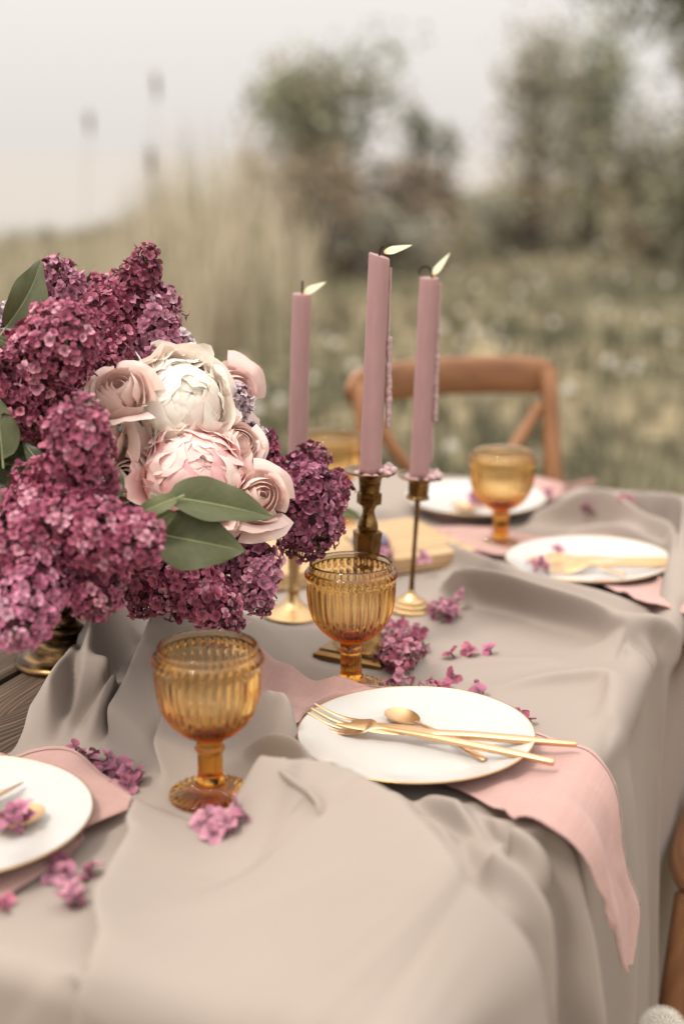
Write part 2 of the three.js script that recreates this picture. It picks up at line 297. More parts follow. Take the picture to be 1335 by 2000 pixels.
// shrubs and trees: trunk, limbs, crown of leaves in clumps along the limbs
const bark = std('bark', { color: rgb(.10, .085, .07), roughness: .95 });
function leafCard(w, l) { const g = new THREE.BufferGeometry(); g.setAttribute('position', new THREE.Float32BufferAttribute([0, 0, 0, -w, l * .45, w * .3, w, l * .45, w * .3, 0, l, 0], 3)); g.setIndex([0, 2, 1, 1, 2, 3]); return g; }
function woody(name, label, category, px0, px1, topRow, F, o) {
  const R = rng(o.seed), m = F * 1.02 / FPX, x = ((px0 + px1) / 2 - CX) * m, y0 = groundY(x, -F), H = CAM_Y + (300 - topRow) * m - y0, W = (px1 - px0) * m / 2;
  const t = thing(name, label, category, V3(x, y0 - .05, -F)), wood = [], P = [], C = [], ix = [];
  const stems = o.stems ?? 5, cl = [];
  for (let i = 0; i < stems; i++) {
    const a = i / stems * 6.28 + R(), sp = stems === 1 ? .1 : lerp(.15, .8, R()), hh = H * lerp(.72, .97, R());
    const pts = [V3(.1 * Math.cos(a), 0, .1 * Math.sin(a)), V3(W * sp * .4 * Math.cos(a) + .1 * R(), hh * .4, W * sp * .4 * Math.sin(a)), V3(W * sp * .8 * Math.cos(a), hh * .75, W * sp * .8 * Math.sin(a)), V3(W * sp * Math.cos(a), hh, W * sp * Math.sin(a))];
    wood.push(tube(pts, [o.trunk ?? .045, .01], 7)); const cu = new THREE.CatmullRomCurve3(pts);
    for (let k = 0; k < (o.limbs ?? 9); k++) {
      const b = cu.getPoint(lerp(o.bare ?? .18, .98, (k + R()) / (o.limbs ?? 9))), q = R() * 6.28, L = W * lerp(.25, .75, R()) * (1 - .45 * b.y / H), e = b.clone().add(V3(L * Math.cos(q), L * lerp(-.1, .7, R()), L * Math.sin(q)));
      e.y = Math.min(e.y, H); wood.push(tube([b, b.clone().lerp(e, .5).add(V3(0, .04, 0)), e], [.02, .006], 5));
      for (let c = 0; c < 3; c++) cl.push(b.clone().lerp(e, lerp(.4, 1.05, R())).add(V3((R() - .5) * .2, (R() - .5) * .2, (R() - .5) * .2)));
    }
  }
  const per = Math.ceil(o.leaves / cl.length), ls = o.leaf ?? .07, Q = new THREE.Quaternion(), v = V3();
  for (const c of cl) {
    const cr = (o.clump ?? .3) * lerp(.5, 1.2, R()), tone = lerp(.7, 1.3, R()), brown = R() < (o.brown ?? 0) * (c.y < H * .55 ? 1.6 : .3);
    for (let i = 0; i < per; i++) {
      const d = V3(R() - .5, (R() - .5) * .8, R() - .5).normalize().multiplyScalar(cr * Math.cbrt(R())).add(c); if (d.y < .05) continue;
      Q.setFromEuler(new THREE.Euler(R() * 6.28, R() * 6.28, R() * 6.28)); const s = ls * lerp(.6, 1.3, R()), n = P.length / 3, k = tone * lerp(.8, 1.2, R());
      for (const [a, b2, e] of [[0, 0, 0], [-.42, .45, .12], [.42, .45, .12], [0, 1, 0]]) { v.set(a * s, b2 * s, e * s).applyQuaternion(Q).add(d); P.push(v.x, v.y, v.z); const col = brown ? [.34, .25, .18] : o.color; C.push(col[0] * k, col[1] * k, col[2] * k); }
      ix.push(n, n + 2, n + 1, n + 1, n + 2, n + 3);
    }
  }
  mesh(stems === 1 ? 'trunk' : 'branches', mergeGeometries(wood), bark, t);
  const g = new THREE.BufferGeometry(); g.setAttribute('position', new THREE.Float32BufferAttribute(P, 3)); g.setAttribute('color', new THREE.Float32BufferAttribute(C, 3)); g.setIndex(ix); g.computeVertexNormals();
  mesh('crown', g, o.mat ?? crownMat, t); return t;
}
const crownMat = std('leaf_crown', { vertexColors: true, roughness: .75 });
const OLIVE = [.275, .28, .175], DARK = [.215, .215, .14], PALE = [.36, .33, .235], DRYB = [.32, .25, .165];
woody('bush', 'tall loose olive green bush left of centre, behind the candles', 'bush', 470, 775, 85, 17, { seed: 3, stems: 7, leaves: 4600, color: OLIVE, brown: .3, clump: .42, leaf: .085 });
woody('bush', 'low brownish bush at the foot of the tall olive bush', 'bush', 430, 760, 270, 15.5, { seed: 4, stems: 7, leaves: 2400, color: DRYB, brown: .5, clump: .24, leaf: .06, bare: .05 });
woody('sapling', 'thin dark sapling just right of the tall olive bush', 'sapling', 740, 900, 170, 18, { seed: 5, stems: 3, leaves: 1700, color: DARK, brown: .3, clump: .2, leaf: .07, limbs: 10 });
woody('bush', 'small reddish brown bush below the thin sapling', 'bush', 660, 930, 300, 17, { seed: 6, stems: 6, leaves: 1900, color: [.33, .26, .19], brown: .5, clump: .22, leaf: .06, bare: .05 });
woody('tree', 'pale straw green airy tree right of centre', 'tree', 930, 1110, 60, 19, { seed: 7, stems: 4, leaves: 2600, color: PALE, brown: .1, clump: .45, leaf: .085 });
woody('tree', 'mid green tree between the pale tree and the dark trunk', 'tree', 1030, 1220, 30, 21, { seed: 8, stems: 4, leaves: 3300, color: OLIVE, brown: .1, clump: .46, leaf: .09 });
woody('tree', 'dark tall tree with trunk at the right edge, its boughs cut by the frame', 'tree', 1235, 1470, -260, 15, { seed: 9, stems: 3, leaves: 7000, color: DARK, clump: .36, leaf: .09, trunk: .15, limbs: 20, bare: .1 });
woody('bush', 'rough bush of mixed green filling the base of the dark tree', 'bush', 1120, 1400, 210, 17.5, { seed: 10, stems: 6, leaves: 3000, color: [.25, .235, .145], brown: .3, clump: .3, leaf: .075, bare: .05 });
woody('bush', 'low grey green bush under the pale airy tree', 'bush', 860, 1130, 372, 20, { seed: 12, stems: 6, leaves: 2800, color: [.38, .37, .29], brown: .15, clump: .24, leaf: .07, bare: .03 });
woody('bush', 'low grey green bush in the distance behind the middle candle', 'bush', 520, 900, 400, 16, { seed: 13, stems: 7, leaves: 1800, color: [.42, .41, .33], brown: .2, clump: .2, leaf: .06, bare: .03 });
{ // an overhanging bough at the top right
  const R = rng(77), t = thing('bough', 'leafy bough reaching in at the top right corner', 'bough', at(1420, -160, 9)), P = [], C = [], ix = [], v = V3(), Q = new THREE.Quaternion();
  const ends = [[1110, -10], [1170, 30], [1215, 70], [1290, 60], [1250, -30], [1330, 110], [1340, 20], [1195, -40]].map(([x, y]) => at(x, y, 9 + .4 * R()).sub(t.position)), wood = [tube([V3(.9, .3, 0), V3(0, 0, 0), V3(-.3, .08, 0)], [.03, .012], 6)];
  for (const e of ends) {
    wood.push(tube([V3(-.1, 0, 0), e.clone().multiplyScalar(.5).add(V3(0, .08, 0)), e], [.01, .003], 5));
    for (let i = 0; i < 170; i++) { const d = e.clone().multiplyScalar(lerp(.5, 1.03, R())).add(V3(R() - .5, R() - .5, R() - .5).multiplyScalar(.24)); Q.setFromEuler(new THREE.Euler(R() * 6, R() * 6, R() * 6)); const s = .055 * lerp(.6, 1.2, R()), n = P.length / 3, k = lerp(.7, 1.2, R()); for (const [a, b, c] of [[0, 0, 0], [-.4, .45, .1], [.4, .45, .1], [0, 1, 0]]) { v.set(a * s, b * s, c * s).applyQuaternion(Q).add(d); P.push(v.x, v.y, v.z); C.push(.22 * k, .215 * k, .13 * k); } ix.push(n, n + 2, n + 1, n + 1, n + 2, n + 3); }
  }
  mesh('branches', mergeGeometries(wood), bark, t);
  const g = new THREE.BufferGeometry(); g.setAttribute('position', new THREE.Float32BufferAttribute(P, 3)); g.setAttribute('color', new THREE.Float32BufferAttribute(C, 3)); g.setIndex(ix); g.computeVertexNormals(); mesh('crown', g, crownMat, t);
}
// white meadow flowers: one built, the rest copies
const fluffMat = std('seed_fluff', { color: rgb(.80, .77, .70), roughness: 1 });
const stalkMat = std('flower_stalk', { color: rgb(.16, .19, .08), roughness: .8 });
function clockHead(r, n, fine) { // a seed head: filaments ending in little stars, round a core
  const g = [new THREE.IcosahedronGeometry(r * .16, 1)].map((q) => { q.deleteAttribute('uv'); return q; });
  for (let i = 0; i < n; i++) {
    const y = 1 - 2 * (i + .5) / n, a = i * 2.39996, q = Math.sqrt(1 - y * y), d = V3(q * Math.cos(a), y, q * Math.sin(a)), qu = new THREE.Quaternion().setFromUnitVectors(V3(0, 1, 0), d);
    const rays = fine ? 9 : 4;
    for (let k = 0; k < rays; k++) { const l = r * (fine ? .36 : .34), w = r * (fine ? .011 : .1), s = new THREE.BufferGeometry(); s.setAttribute('position', new THREE.Float32BufferAttribute([-w, 0, 0, w, 0, 0, 0, l * (fine ? .95 : .65), l * (fine ? .62 : 1)], 3)); s.setAttribute('normal', new THREE.Float32BufferAttribute([0, 1, 0, 0, 1, 0, 0, 1, 0], 3)); s.computeVertexNormals(); s.rotateY(k / rays * 6.28); s.translate(0, r * .72, 0); s.applyQuaternion(qu); g.push(s); }
    if (fine) { const s = new THREE.BufferGeometry(), w = r * .02; s.setAttribute('position', new THREE.Float32BufferAttribute([-w, r * .2, 0, w, r * .2, 0, 0, r * .8, 0], 3)); s.computeVertexNormals(); s.applyQuaternion(qu); g.push(s); }
  }
  return mergeGeometries(g);
}
{
  const R = rng(5), spots = [[545, 782], [505, 762], [500, 800], [690, 716], [640, 662], [655, 670], [1165, 600], [1180, 592], [1020, 522], [1050, 545], [1188, 706], [1212, 720], [1243, 716], [1000, 752], [880, 872], [1300, 548], [1192, 466], [1010, 600], [970, 640], [900, 668], [925, 648], [950, 655], [1080, 630], [760, 720], [1060, 560], [990, 480], [900, 605], [1110, 760], [860, 640], [470, 700], [610, 738], [585, 700], [1270, 620], [1310, 660], [1150, 520], [930, 560], [1090, 500]];
  for (let i = 0; i < 10; i++) spots.push([880 + 440 * R(), 480 + 330 * R() * R()]);
  let first;
  for (const [px, py] of spots) {
    const h = .12 + .14 * R(), p = onLevel(px, py, h); if (shore(p.x, -p.z) > 0) continue;
    let t;
    if (!first) { t = first = thing('meadow_flower', 'small pale fluffy seed head flower, blurred in the meadow behind the table', 'flower', V3(), 'pale flowers scattered in the meadow'); mesh('stalk', tube([V3(0, -.3, 0), V3(.01, -.12, 0), V3(0, 0, 0)], .003, 5), stalkMat, t); mesh('flower_head', clockHead(.032, 60), fluffMat, t); }
    else { t = first.clone(); t.name = numbered('meadow_flower'); scene.add(t); }
    t.position.copy(p); t.scale.setScalar(.6 + .5 * R()); t.rotation.y = R() * 6;
  }
}
// ---------------------------------------------------------------- table
function woodTex(seed, c0, c1, len, wid, knots) { // grain along u
  return tex(512, 256, (u, v) => {
    let y = v * wid, x = u * len;
    for (const [kx, ky, kr] of knots) { const d = Math.hypot((x - kx) * .55, y - ky); y += (y > ky ? 1 : -1) * kr * Math.exp(-d * d / (kr * kr * 2.2)); }
    y += .012 * fbm(x * 2.5, y * 6, seed, 2);
    const rings = .5 + .5 * Math.sin(y * (wid === .16 ? 1250 : 420) + 6 * fbm(x * 3, y * 30, seed + 3, 3)), fine = fbm(x * 12, y * 700, seed, 2), w = clamp(.25 + .5 * rings + .9 * fine + .5 * fbm(x * 3, y * 8, seed + 7, 2)), crack = sstep(.3, .44, fbm(x * 2.4, y * 150, seed + 5, 2));
    return [0, 1, 2].map((k) => lerp(c0[k], c1[k], w) * (1 - .75 * crack));
  });
}
const tableKnots = [[.30, .06, .025], [.55, .10, .02]];
const plankMats = [0, 1, 2].map((k) => { const m = woodTex(20 + k * 9, [.15, .105, .075], [.50, .405, .32], 1.6, .16, k === 1 ? [[.42, .06, .03]] : tableKnots); return std('weathered_plank', { map: m, bumpMap: m, bumpScale: .0018, roughness: .85 }); });
{
  const t = thing('dining_table', 'weathered wooden plank table under the beige cloth', 'table', uvToW(0, 0, 0));
  t.rotation.y = Math.atan2(-UU[1], UU[0]); // local x along u, local z = -v
  const W = .93, n = 6, pw = W / n, R = rng(4);
  for (let i = 0; i < n; i++) {
    const g = new RoundedBoxGeometry(TL + .01, .04, pw - .007, 3, .006), p = g.attributes.position, uv = [];
    for (let k = 0; k < p.count; k++) uv.push((p.getX(k) + TL / 2) / 1.6, (p.getZ(k) + pw / 2 + .05 * (Math.abs(p.getY(k)) < .012 ? 1 : 0)) / .16);
    g.setAttribute('uv', new THREE.Float32BufferAttribute(uv, 2));
    const m = mesh('plank', g, plankMats[i % 3], t); m.position.set(TL / 2, .728 + .002 * R(), -(i + .5) * pw); m.rotation.x = .004 * (R() - .5);
  }
  const leg = new RoundedBoxGeometry(.075, .66, .075, 2, .005);
  for (const x of [.12, TL - .12]) for (const z of [.1, W - .1]) mesh('leg', leg, plankMats[0], t).position.set(x, .33, -z);
  for (const z of [.1, W - .1]) mesh('apron', new RoundedBoxGeometry(TL - .33, .08, .03, 2, .004), plankMats[1], t).position.set(TL / 2, .664, -z);
  for (const x of [.12, TL - .12]) mesh('apron', new RoundedBoxGeometry(.03, .08, W - .29, 2, .004), plankMats[1], t).position.set(x, .664, -W / 2);
}
// ---------------------------------------------------------------- tablecloth
const vEdge = (() => { // the left rim of the cloth follows the outermost roll
  const c = FOLDS[0].r.filter((_, i) => i % 3 === 0).map((q) => [q[0], q[1] + .02]).filter((q) => q[0] > .22).sort((p, q) => p[0] - q[0]), k = [[-.6, .95], [0, .93], [.07, .9], [.16, .56], ...c, [c[c.length - 1][0] + .15, c[c.length - 1][1] + .04], [1.3, .8], [2, .85]];
  return (s) => { for (let i = 1; i < k.length; i++) if (s < k[i][0]) return lerp(k[i - 1][1], k[i][1], clamp((s - k[i - 1][0]) / (k[i][0] - k[i - 1][0]))); return .85; };
})();
const weave = tex(256, 256, (u, v) => { const q = .5 + .9 * tiled(u, v, 60, 2, 2) + .18 * Math.sin((u + v) * 2 * Math.PI * 60); return [q, q, q]; }, false); weave.repeat.set(9, 9);
{
  const s0 = -.56, s1 = TL + .34, t0 = -.6, t1 = .7, nu = 760, nv = 480;
  const mapT = (b) => { const t = lerp(t0, t1, b); return t; };
  const g = sheet(nu, nv, (a, b) => {
    const s = lerp(s0, s1, a); let t = mapT(b); if (t > 0) t *= vEdge(s) / t1;
    const h = clothH(s, t), p = clothPoint(s + lean[0], t + lean[1], 0, h); return [p.x, Math.max(p.y, .03), p.z];
  }, null, (a, b) => [lerp(s0, s1, a), mapT(b)]);
  { // let the folds relax
    const p = g.attributes.position.array, W = nu + 1; let q = p.slice();
    for (let n = 0; n < 5; n++) { for (let j = 1; j < nv; j++) for (let i = 1; i < nu; i++) { const k = (j * W + i) * 3; for (let c = 0; c < 3; c++) q[k + c] = .4 * p[k + c] + .15 * (p[k - 3 + c] + p[k + 3 + c] + p[k - W * 3 + c] + p[k + W * 3 + c]); } p.set(q); }
    g.computeVertexNormals();
    for (let k = 0; k < p.length; k += 3) { const c = cellOf(p[k], p[k + 2]); clothTop.set(c, Math.max(clothTop.get(c) ?? -1, p[k + 1])); }
  }
  const blotch = tex(256, 256, (u, v) => { const q = 1 + .05 * tiled(u, v, 6, 5, 3); return [.615 * q, .571 * q, .539 * q]; });
  const o = mesh('tablecloth', g, std('beige_cloth', { map: blotch, bumpMap: weave, bumpScale: .00007, roughness: 1, specularIntensity: .3 }));
  tag(o, 'beige cloth gathered in soft folds over the plank table and hanging off its edges', 'tablecloth');
}
// ---------------------------------------------------------------- metals, glass, china
const patina = tex(256, 256, (u, v) => { const q = clamp(.62 + 1.1 * tiled(u, v, 9, 6, 4)); return [lerp(.30, .62, q), lerp(.215, .48, q), lerp(.14, .29, q)]; });
const rough = tex(128, 128, (u, v) => { const q = clamp(.42 + .8 * tiled(u, v, 8, 8, 3)); return [q, q, q]; }, false);
const brass = std('aged_brass', { map: patina, metalness: 1, roughness: .75, roughnessMap: rough, side: THREE.FrontSide });
const paleBrass = std('polished_brass', { color: rgb(.62, .43, .22), metalness: 1, roughness: .34, side: THREE.FrontSide });
const gold = std('matte_gold', { color: rgb(.72, .47, .26), metalness: 1, roughness: .36 });
const china = std('white_china', { color: rgb(.53, .52, .50), roughness: .3, clearcoat: .25, clearcoatRoughness: .15, side: THREE.FrontSide });
const goldRim = std('gold_rim', { color: rgb(.62, .40, .18), metalness: 1, roughness: .3 });
const amber = std('amber_glass', { color: rgb(1, 1, 1), transmission: 1, thickness: .01, ior: 1.5, roughness: .02, attenuationColor: rgb(.90, .57, .17), attenuationDistance: .0132, side: THREE.FrontSide });
// surface of revolution whose radius may vary with the angle; faces look outwards
function turned(prof, seg, rf) {
  const n = prof.length - 1, g = sheet(seg, n, (a, b) => { const [r, y] = prof[Math.round(b * n)], w = a * 2 * Math.PI, [rr, yy] = rf ? rf(r, y, w, Math.round(b * n)) : [r, y]; return [Math.max(rr, 1e-5) * Math.sin(w), yy, Math.max(rr, 1e-5) * Math.cos(w)]; });
  const p = g.attributes.position, nn = g.attributes.normal; // weld the seam's normals
  for (let j = 0; j <= n; j++) { const a = j * (seg + 1), b = a + seg; const x = nn.getX(a) + nn.getX(b), y = nn.getY(a) + nn.getY(b), z = nn.getZ(a) + nn.getZ(b), l = Math.hypot(x, y, z) || 1; nn.setXYZ(a, x / l, y / l, z / l); nn.setXYZ(b, x / l, y / l, z / l); }
  let vol = 0; const A = V3(), B = V3(), C = V3(), ix = g.index.array;
  for (let i = 0; i < ix.length; i += 3) { A.fromBufferAttribute(p, ix[i]); B.fromBufferAttribute(p, ix[i + 1]); C.fromBufferAttribute(p, ix[i + 2]); vol += A.dot(B.cross(C)); }
  if (vol < 0) { for (let i = 0; i < ix.length; i += 3) { const q = ix[i]; ix[i] = ix[i + 1]; ix[i + 1] = q; } for (let i = 0; i < nn.count; i++) nn.setXYZ(i, -nn.getX(i), -nn.getY(i), -nn.getZ(i)); }
  return g;
}
// goblets
{
  const out = spline([[.0115, .0542], [.0165, .0565], [.0245, .062], [.033, .0705], [.0392, .080], [.0434, .093], [.0450, .107], [.0453, .1205]], 34);
  const up = spline([[.0458, .1225], [.0464, .1268], [.0458, .131], [.0438, .1322], [.0433, .135], [.0428, .1375]], 18);
  const lip = [[.0424, .1388], [.0412, .1393], [.0402, .1385]];
  const inn = spline([[.0402, .137], [.0404, .126], [.0407, .113], [.0396, .097], [.0360, .083], [.029, .0735], [.019, .067], [.009, .0645], [0, .064]], 26);
  const bowlProf = [[0, .0542], [.006, .0542], ...out, ...up, ...lip, ...inn], n0 = 2, n1 = 2 + out.length, n2 = n1 + up.length;
  const NF = 36, bowlG = turned(bowlProf, NF * 8, (r, y, w, k) => {
    if (k >= n0 && k < n1) return [r + .0021 * (Math.abs(Math.cos(NF / 2 * w)) - .62) * sstep(.055, .066, y) * sstep(.1205, .1165, y), y];
    if (k >= n1 && k < n2) return [r + .0021 * Math.max(-.25, Math.cos(NF * w)) * Math.exp(-(((y - .1268) / .0024) ** 2)), y];
    return [r, y];
  });
  const stemProf = [[0, .0137], [.0118, .0137], [.0126, .0145], [.0126, .0165], [.0112, .0178], [.0108, .021], [.0106, .030], [.0106, .040], [.0108, .0425], [.0124, .0436], [.0128, .0455], [.0122, .0474], [.0113, .0482], [.0115, .0535], [.0112, .0539], [0, .0539]];
  const stemG = turned(stemProf, 160, (r, y, w) => [r + (r > .008 && y > .018 && y < .0425 ? .0008 * (Math.abs(Math.cos(10 * w)) - .6) : 0) + (y > .044 && y < .047 ? .0006 * Math.cos(20 * w) : 0), y]);
  const footProf = [[0, .0008], [.030, .0005], [.0352, .0003], [.0366, .0016], [.0367, .0032], [.0355, .0044], [.033, .0050], [.028, .0062], [.022, .0078], [.017, .0098], [.0135, .0122], [.0125, .0134], [0, .0134]];
  const footG = turned(spline(footProf, 48), 192, (r, y, w) => [r, y > .0038 && r > .012 ? y + .0011 * Math.cos(34 * w) * sstep(.0125, .017, r) * sstep(.0368, .0345, r) : y]);
  const first = thing('goblet', 'amber ribbed glass goblet nearest to us, alone on the cloth in front of the flowers', 'goblet', gobAt.front);
  mesh('bowl', bowlG, amber, first); mesh('stem', stemG, amber, first); mesh('foot', footG, amber, first);
  const rest = { mid: 'amber ribbed goblet standing before the brass candlestick with the square foot', side: 'amber goblet beside the plate with the long gold knife at the right edge', far: 'blurred amber goblet half hidden behind the shortest candle and the lilac' };
  for (const k in rest) { const o = first.clone(); o.name = numbered('goblet'); o.position.copy(gobAt[k]); o.rotation.y = k.length; scene.add(o); tag(o, rest[k]); }
  for (const o of scene.children) if (/^goblet/.test(o.name)) { o.position.y = clothY(o.position) + .001; }
}
// plates
const plateY = {};
{
  const prof = spline([[0, .0035], [.05, .0035], [.056, .0005], [.059, .0005], [.064, .004], [.085, .009], [.1, .0145], [.1085, .0185], [.1095, .0198], [.1086, .0206], [.099, .017], [.085, .0118], [.075, .0092], [.066, .0076], [.04, .0072], [0, .0072]], 60);
  const g = turned(prof, 96);
  const label = { front: 'white plate with thin gold rim in the middle, holding fork, knife and spoon', side: 'white plate at the right under a long gold knife, before the bunched cloth', far: 'white plate at the far end in front of the empty chair', left: 'white plate cut by the left edge, its spoon filled with lilac florets' };
  let first;
  for (const k of ['front', 'side', 'far', 'left']) {
    let t;
    if (!first) { t = first = thing('plate', label[k], 'plate'); mesh('dish', g, china, t); const r = new THREE.TorusGeometry(.1093, .0009, 6, 120); r.rotateX(Math.PI / 2); r.translate(0, .0201, 0); mesh('gold_edge', r, goldRim, t); }
    else { t = first.clone(); t.name = numbered('plate'); scene.add(t); tag(t, label[k]); }
    t.position.copy(plateAt[k]); t.position.y = YC + .006; plateY[k] = YC + .006;
  }
  const e = { front: [.012, .012], side: [0.0, .02], far: [.02, 0], left: [.01, -.01] };
  for (const o of scene.children) if (/^plate/.test(o.name)) { const k = Object.keys(plateAt).find((q) => Math.hypot(plateAt[q].x - o.position.x, plateAt[q].z - o.position.z) < .001); o.rotation.set(e[k][0], 0, e[k][1]); }
}
// cutlery: local x from the head to the handle's end
function place(t, h, hy, e, ey, roll = 0) {
  const a = onLevel(h[0], h[1], YC + hy), b = onLevel(e[0], e[1], YC + ey), d = b.clone().sub(a), L = d.length();
  t.position.copy(a); const x = d.normalize(), z = x.clone().cross(V3(0, 1, 0)).normalize(), y = z.clone().cross(x); t.quaternion.setFromRotationMatrix(new THREE.Matrix4().makeBasis(x, y, z)); t.rotateX(roll); return L;
}
// bar of rectangular section with rounded edges along x: sections [x, y, halfWidth(z), halfThickness(y)]
function bar(sec, sides = 12, sq = 3.2) {
  const g = sheet(sides, sec.length - 1, (a, b) => { const [x, y, w, h] = sec[Math.round(b * (sec.length - 1))], q = a * 2 * Math.PI, c = Math.cos(q), s = Math.sin(q), n = Math.pow(Math.abs(c) ** sq + Math.abs(s) ** sq, -1 / sq); return [x, y + h * s * n, w * c * n]; });
  return g;
}
function fork(name, label, h, hy, e, ey) {
  const t = thing(name, label, 'fork'), L = place(t, h, hy + .002, e, ey, .3), parts = [], T = .042, P = .064;
  const yy = (x) => x < P ? .004 * (x / P - 1) * (x / P - 1) - .0075 * Math.sin(Math.PI * clamp(x / P)) + .0 : 0;
  for (let k = 0; k < 4; k++) { const z0 = (k - 1.5) * .0072, sec = []; for (let i = 0; i <= 8; i++) { const x = T * i / 8; sec.push([x, yy(x), lerp(.0011, .0019, i / 8), .0008]); } parts.push(move(bar(sec, 8), 0, 0, z0)); }
  const sec = []; for (let i = 0; i <= 10; i++) { const x = lerp(T - .002, P + .018, i / 10); sec.push([x, yy(x), i < 4 ? lerp(.0128, .0118, i / 4) : lerp(.0118, .0024, sstep(4, 9, i)), lerp(.0009, .0016, i / 10)]); } parts.push(bar(sec, 14, 2.6));
  mesh('tines', mergeGeometries(parts), gold, t);
  const hd = []; for (let i = 0; i <= 14; i++) { const k = i / 14, x = lerp(P + .0175, L, k); hd.push([x, .0015 * Math.sin(k * Math.PI), k < .5 ? lerp(.0023, .0042, sstep(0, .5, k)) : lerp(.0042, .0034, (k - .5) * 2), lerp(.0016, .003, sstep(0, .4, k))]); } hd.push([L + .0006, 0, .0005, .0005]);
  mesh('handle', bar(hd, 14, 2.8), gold, t); return t;
}
function knife(name, label, h, hy, e, ey) {
  const t = thing(name, label, 'knife'), L = place(t, h, hy, e, ey, .22), B = L * .42, sec = [];
  for (let i = 0; i <= 14; i++) { const k = i / 14; sec.push([B * k, 0, .0004 + .0078 * Math.pow(Math.min(1, k * 2.2), .7) * (k > .75 ? lerp(1, .55, sstep(.75, 1, k)) : 1), lerp(.0006, .0013, k)]); }
  mesh('blade', bar(sec, 12, 2.2), gold, t);
  const hd = []; for (let i = 0; i <= 14; i++) { const k = i / 14; hd.push([lerp(B - .001, L, k), 0, k < .55 ? lerp(.0042, .0046, k) : lerp(.0046, .0026, (k - .55) / .45), lerp(.0018, .0034, sstep(0, .3, k)) * (k > .6 ? lerp(1, .7, (k - .6) / .4) : 1)]); } hd.push([L + .0008, 0, .0004, .0004]);
  mesh('handle', bar(hd, 14, 2.8), gold, t); return t;
}
function spoon(name, label, h, hy, e, ey, bl = .042, bw = .0145) {
  const t = thing(name, label, 'spoon'), L = place(t, h, hy, e, ey), sh = (a, b, o) => { const w = a * 2 * Math.PI, r = b, x = bl / 2 - bl / 2 * Math.cos(w) * r, k = x / bl; return [x, -(.0055 + o) * (1 - r * r) + .0006 + (k > .8 ? 0 : 0), bw * Math.sin(w) * r * (1 - .22 * (k - .5) * 2 * .7)]; };
  const a = sheet(30, 8, (u, v) => sh(u, v, 0)), b = sheet(30, 8, (u, v) => { const q = sh(u, v, .0012); q[1] -= .0011; return q; });
  const edge = sheet(30, 1, (u, v) => { const q = sh(u, 1, 0); q[1] -= v * .0011; return q; });
  mesh('bowl', mergeGeometries([a, b, edge]), gold, t);
  const hd = []; for (let i = 0; i <= 14; i++) { const k = i / 14; hd.push([lerp(bl - .002, L, k), .0006 + .004 * Math.sin(k * Math.PI) * (1 - k) - .0005, lerp(.0019, .0035, k), lerp(.0013, .0018, k)]); } hd.push([L + .0006, 0, .0005, .0004]);
  mesh('handle', bar(hd, 12, 2.6), gold, t); return t;
}
spoon('spoon', 'gold spoon lying bowl up on the middle plate, its handle under knife and fork', [760, 1384], .0215, [946, 1484], .0175);
knife('knife', 'gold knife lying across the middle plate, its handle reaching over the pink napkin', [656, 1414], .0235, [1124, 1454], .0275);
fork('fork', 'gold four tined fork lying across the middle plate in front of the knife', [606, 1394], .0225, [1080, 1489], .0265);
knife('knife', 'long gold knife across the right hand plate, its handle cut by the frame', [1022, 1090], .022, [1440, 1096], .028);
fork('fork', 'blurred gold fork under the long knife on the right hand plate', [1040, 1100], .0225, [1420, 1106], .026);
spoon('spoon', 'small blurred gold spoon with a floret on the right hand plate', [1072, 1081], .022, [1218, 1122], .021);
spoon('spoon', 'blurred gold spoon with lilac on the plate at the far end', [885, 983], .0225, [985, 1005], .022, .045, .016);
spoon('spoon', 'gold spoon holding lilac florets on the plate at the left edge', [83, 1574], .0225, [-120, 1650], .022, .05, .017);
knife('knife', 'gold knife tip on the plate cut by the left edge', [46, 1528], .022, [-380, 1735], .026);

// candlesticks and candles
const leanOf = {};
function holder(label, pos, lean, name = 'candlestick') { const t = thing(name, label, 'candlestick', pos); t.position.y = clothY(pos) + .0005; t.rotation.z = -lean * deg; t.rotation.y = 0; return t; }
const poly = (prof, n, turn = 0) => { const g = flat(new THREE.LatheGeometry(prof.map(([r, y]) => new THREE.Vector2(Math.max(r, 1e-5), y)), n)); g.rotateY(turn); return g; };
const hs = holder('brass candlestick with six sided stem and square foot behind the middle goblet', holdAt.square, 2.4);
{
  mesh('base', poly([[0, 0], [.058, 0], [.058, .005], [.052, .008], [.05, .011], [0, .012]], 4, 0.35), brass, hs);
  mesh('base_cone', lathe([[.034, .011], [.03, .016], [.022, .024], [.014, .034], [.009, .046], [.0075, .058], [.0085, .062], [.012, .066], [.0085, .070], [.0075, .074], [.009, .08]], 40), brass, hs);
  mesh('stem', poly([[.008, .078], [.0125, .088], [.0165, .142], [.0105, .1435]], 6, .3), brass, hs);
  mesh('neck', lathe([[.0095, .143], [.0115, .146], [.0108, .151], [.0085, .157], [.0066, .163], [.0066, .167], [.0085, .171], [.011, .173]], 32), brass, hs);
  mesh('collar', poly([[.0105, .1725], [.0138, .1735], [.0138, .1855], [.0108, .187]], 6, .3), brass, hs);
  mesh('cup', lathe([[.0112, .1865], [.0118, .196], [.013, .203], [.016, .206], [.027, .208], [.0288, .2095], [.0288, .2105], [.026, .2103], [.014, .2075], [.0125, .2055], [.012, .195], [0, .195]], 48), brass, hs);
}
const ht = holder('slender pale brass candlestick with thin stem and stepped round foot, tallest gap at right', holdAt.thin, 3.2);
tag(ht, 'slender brass candlestick with a thin rod stem and stepped foot, right of the middle goblet');
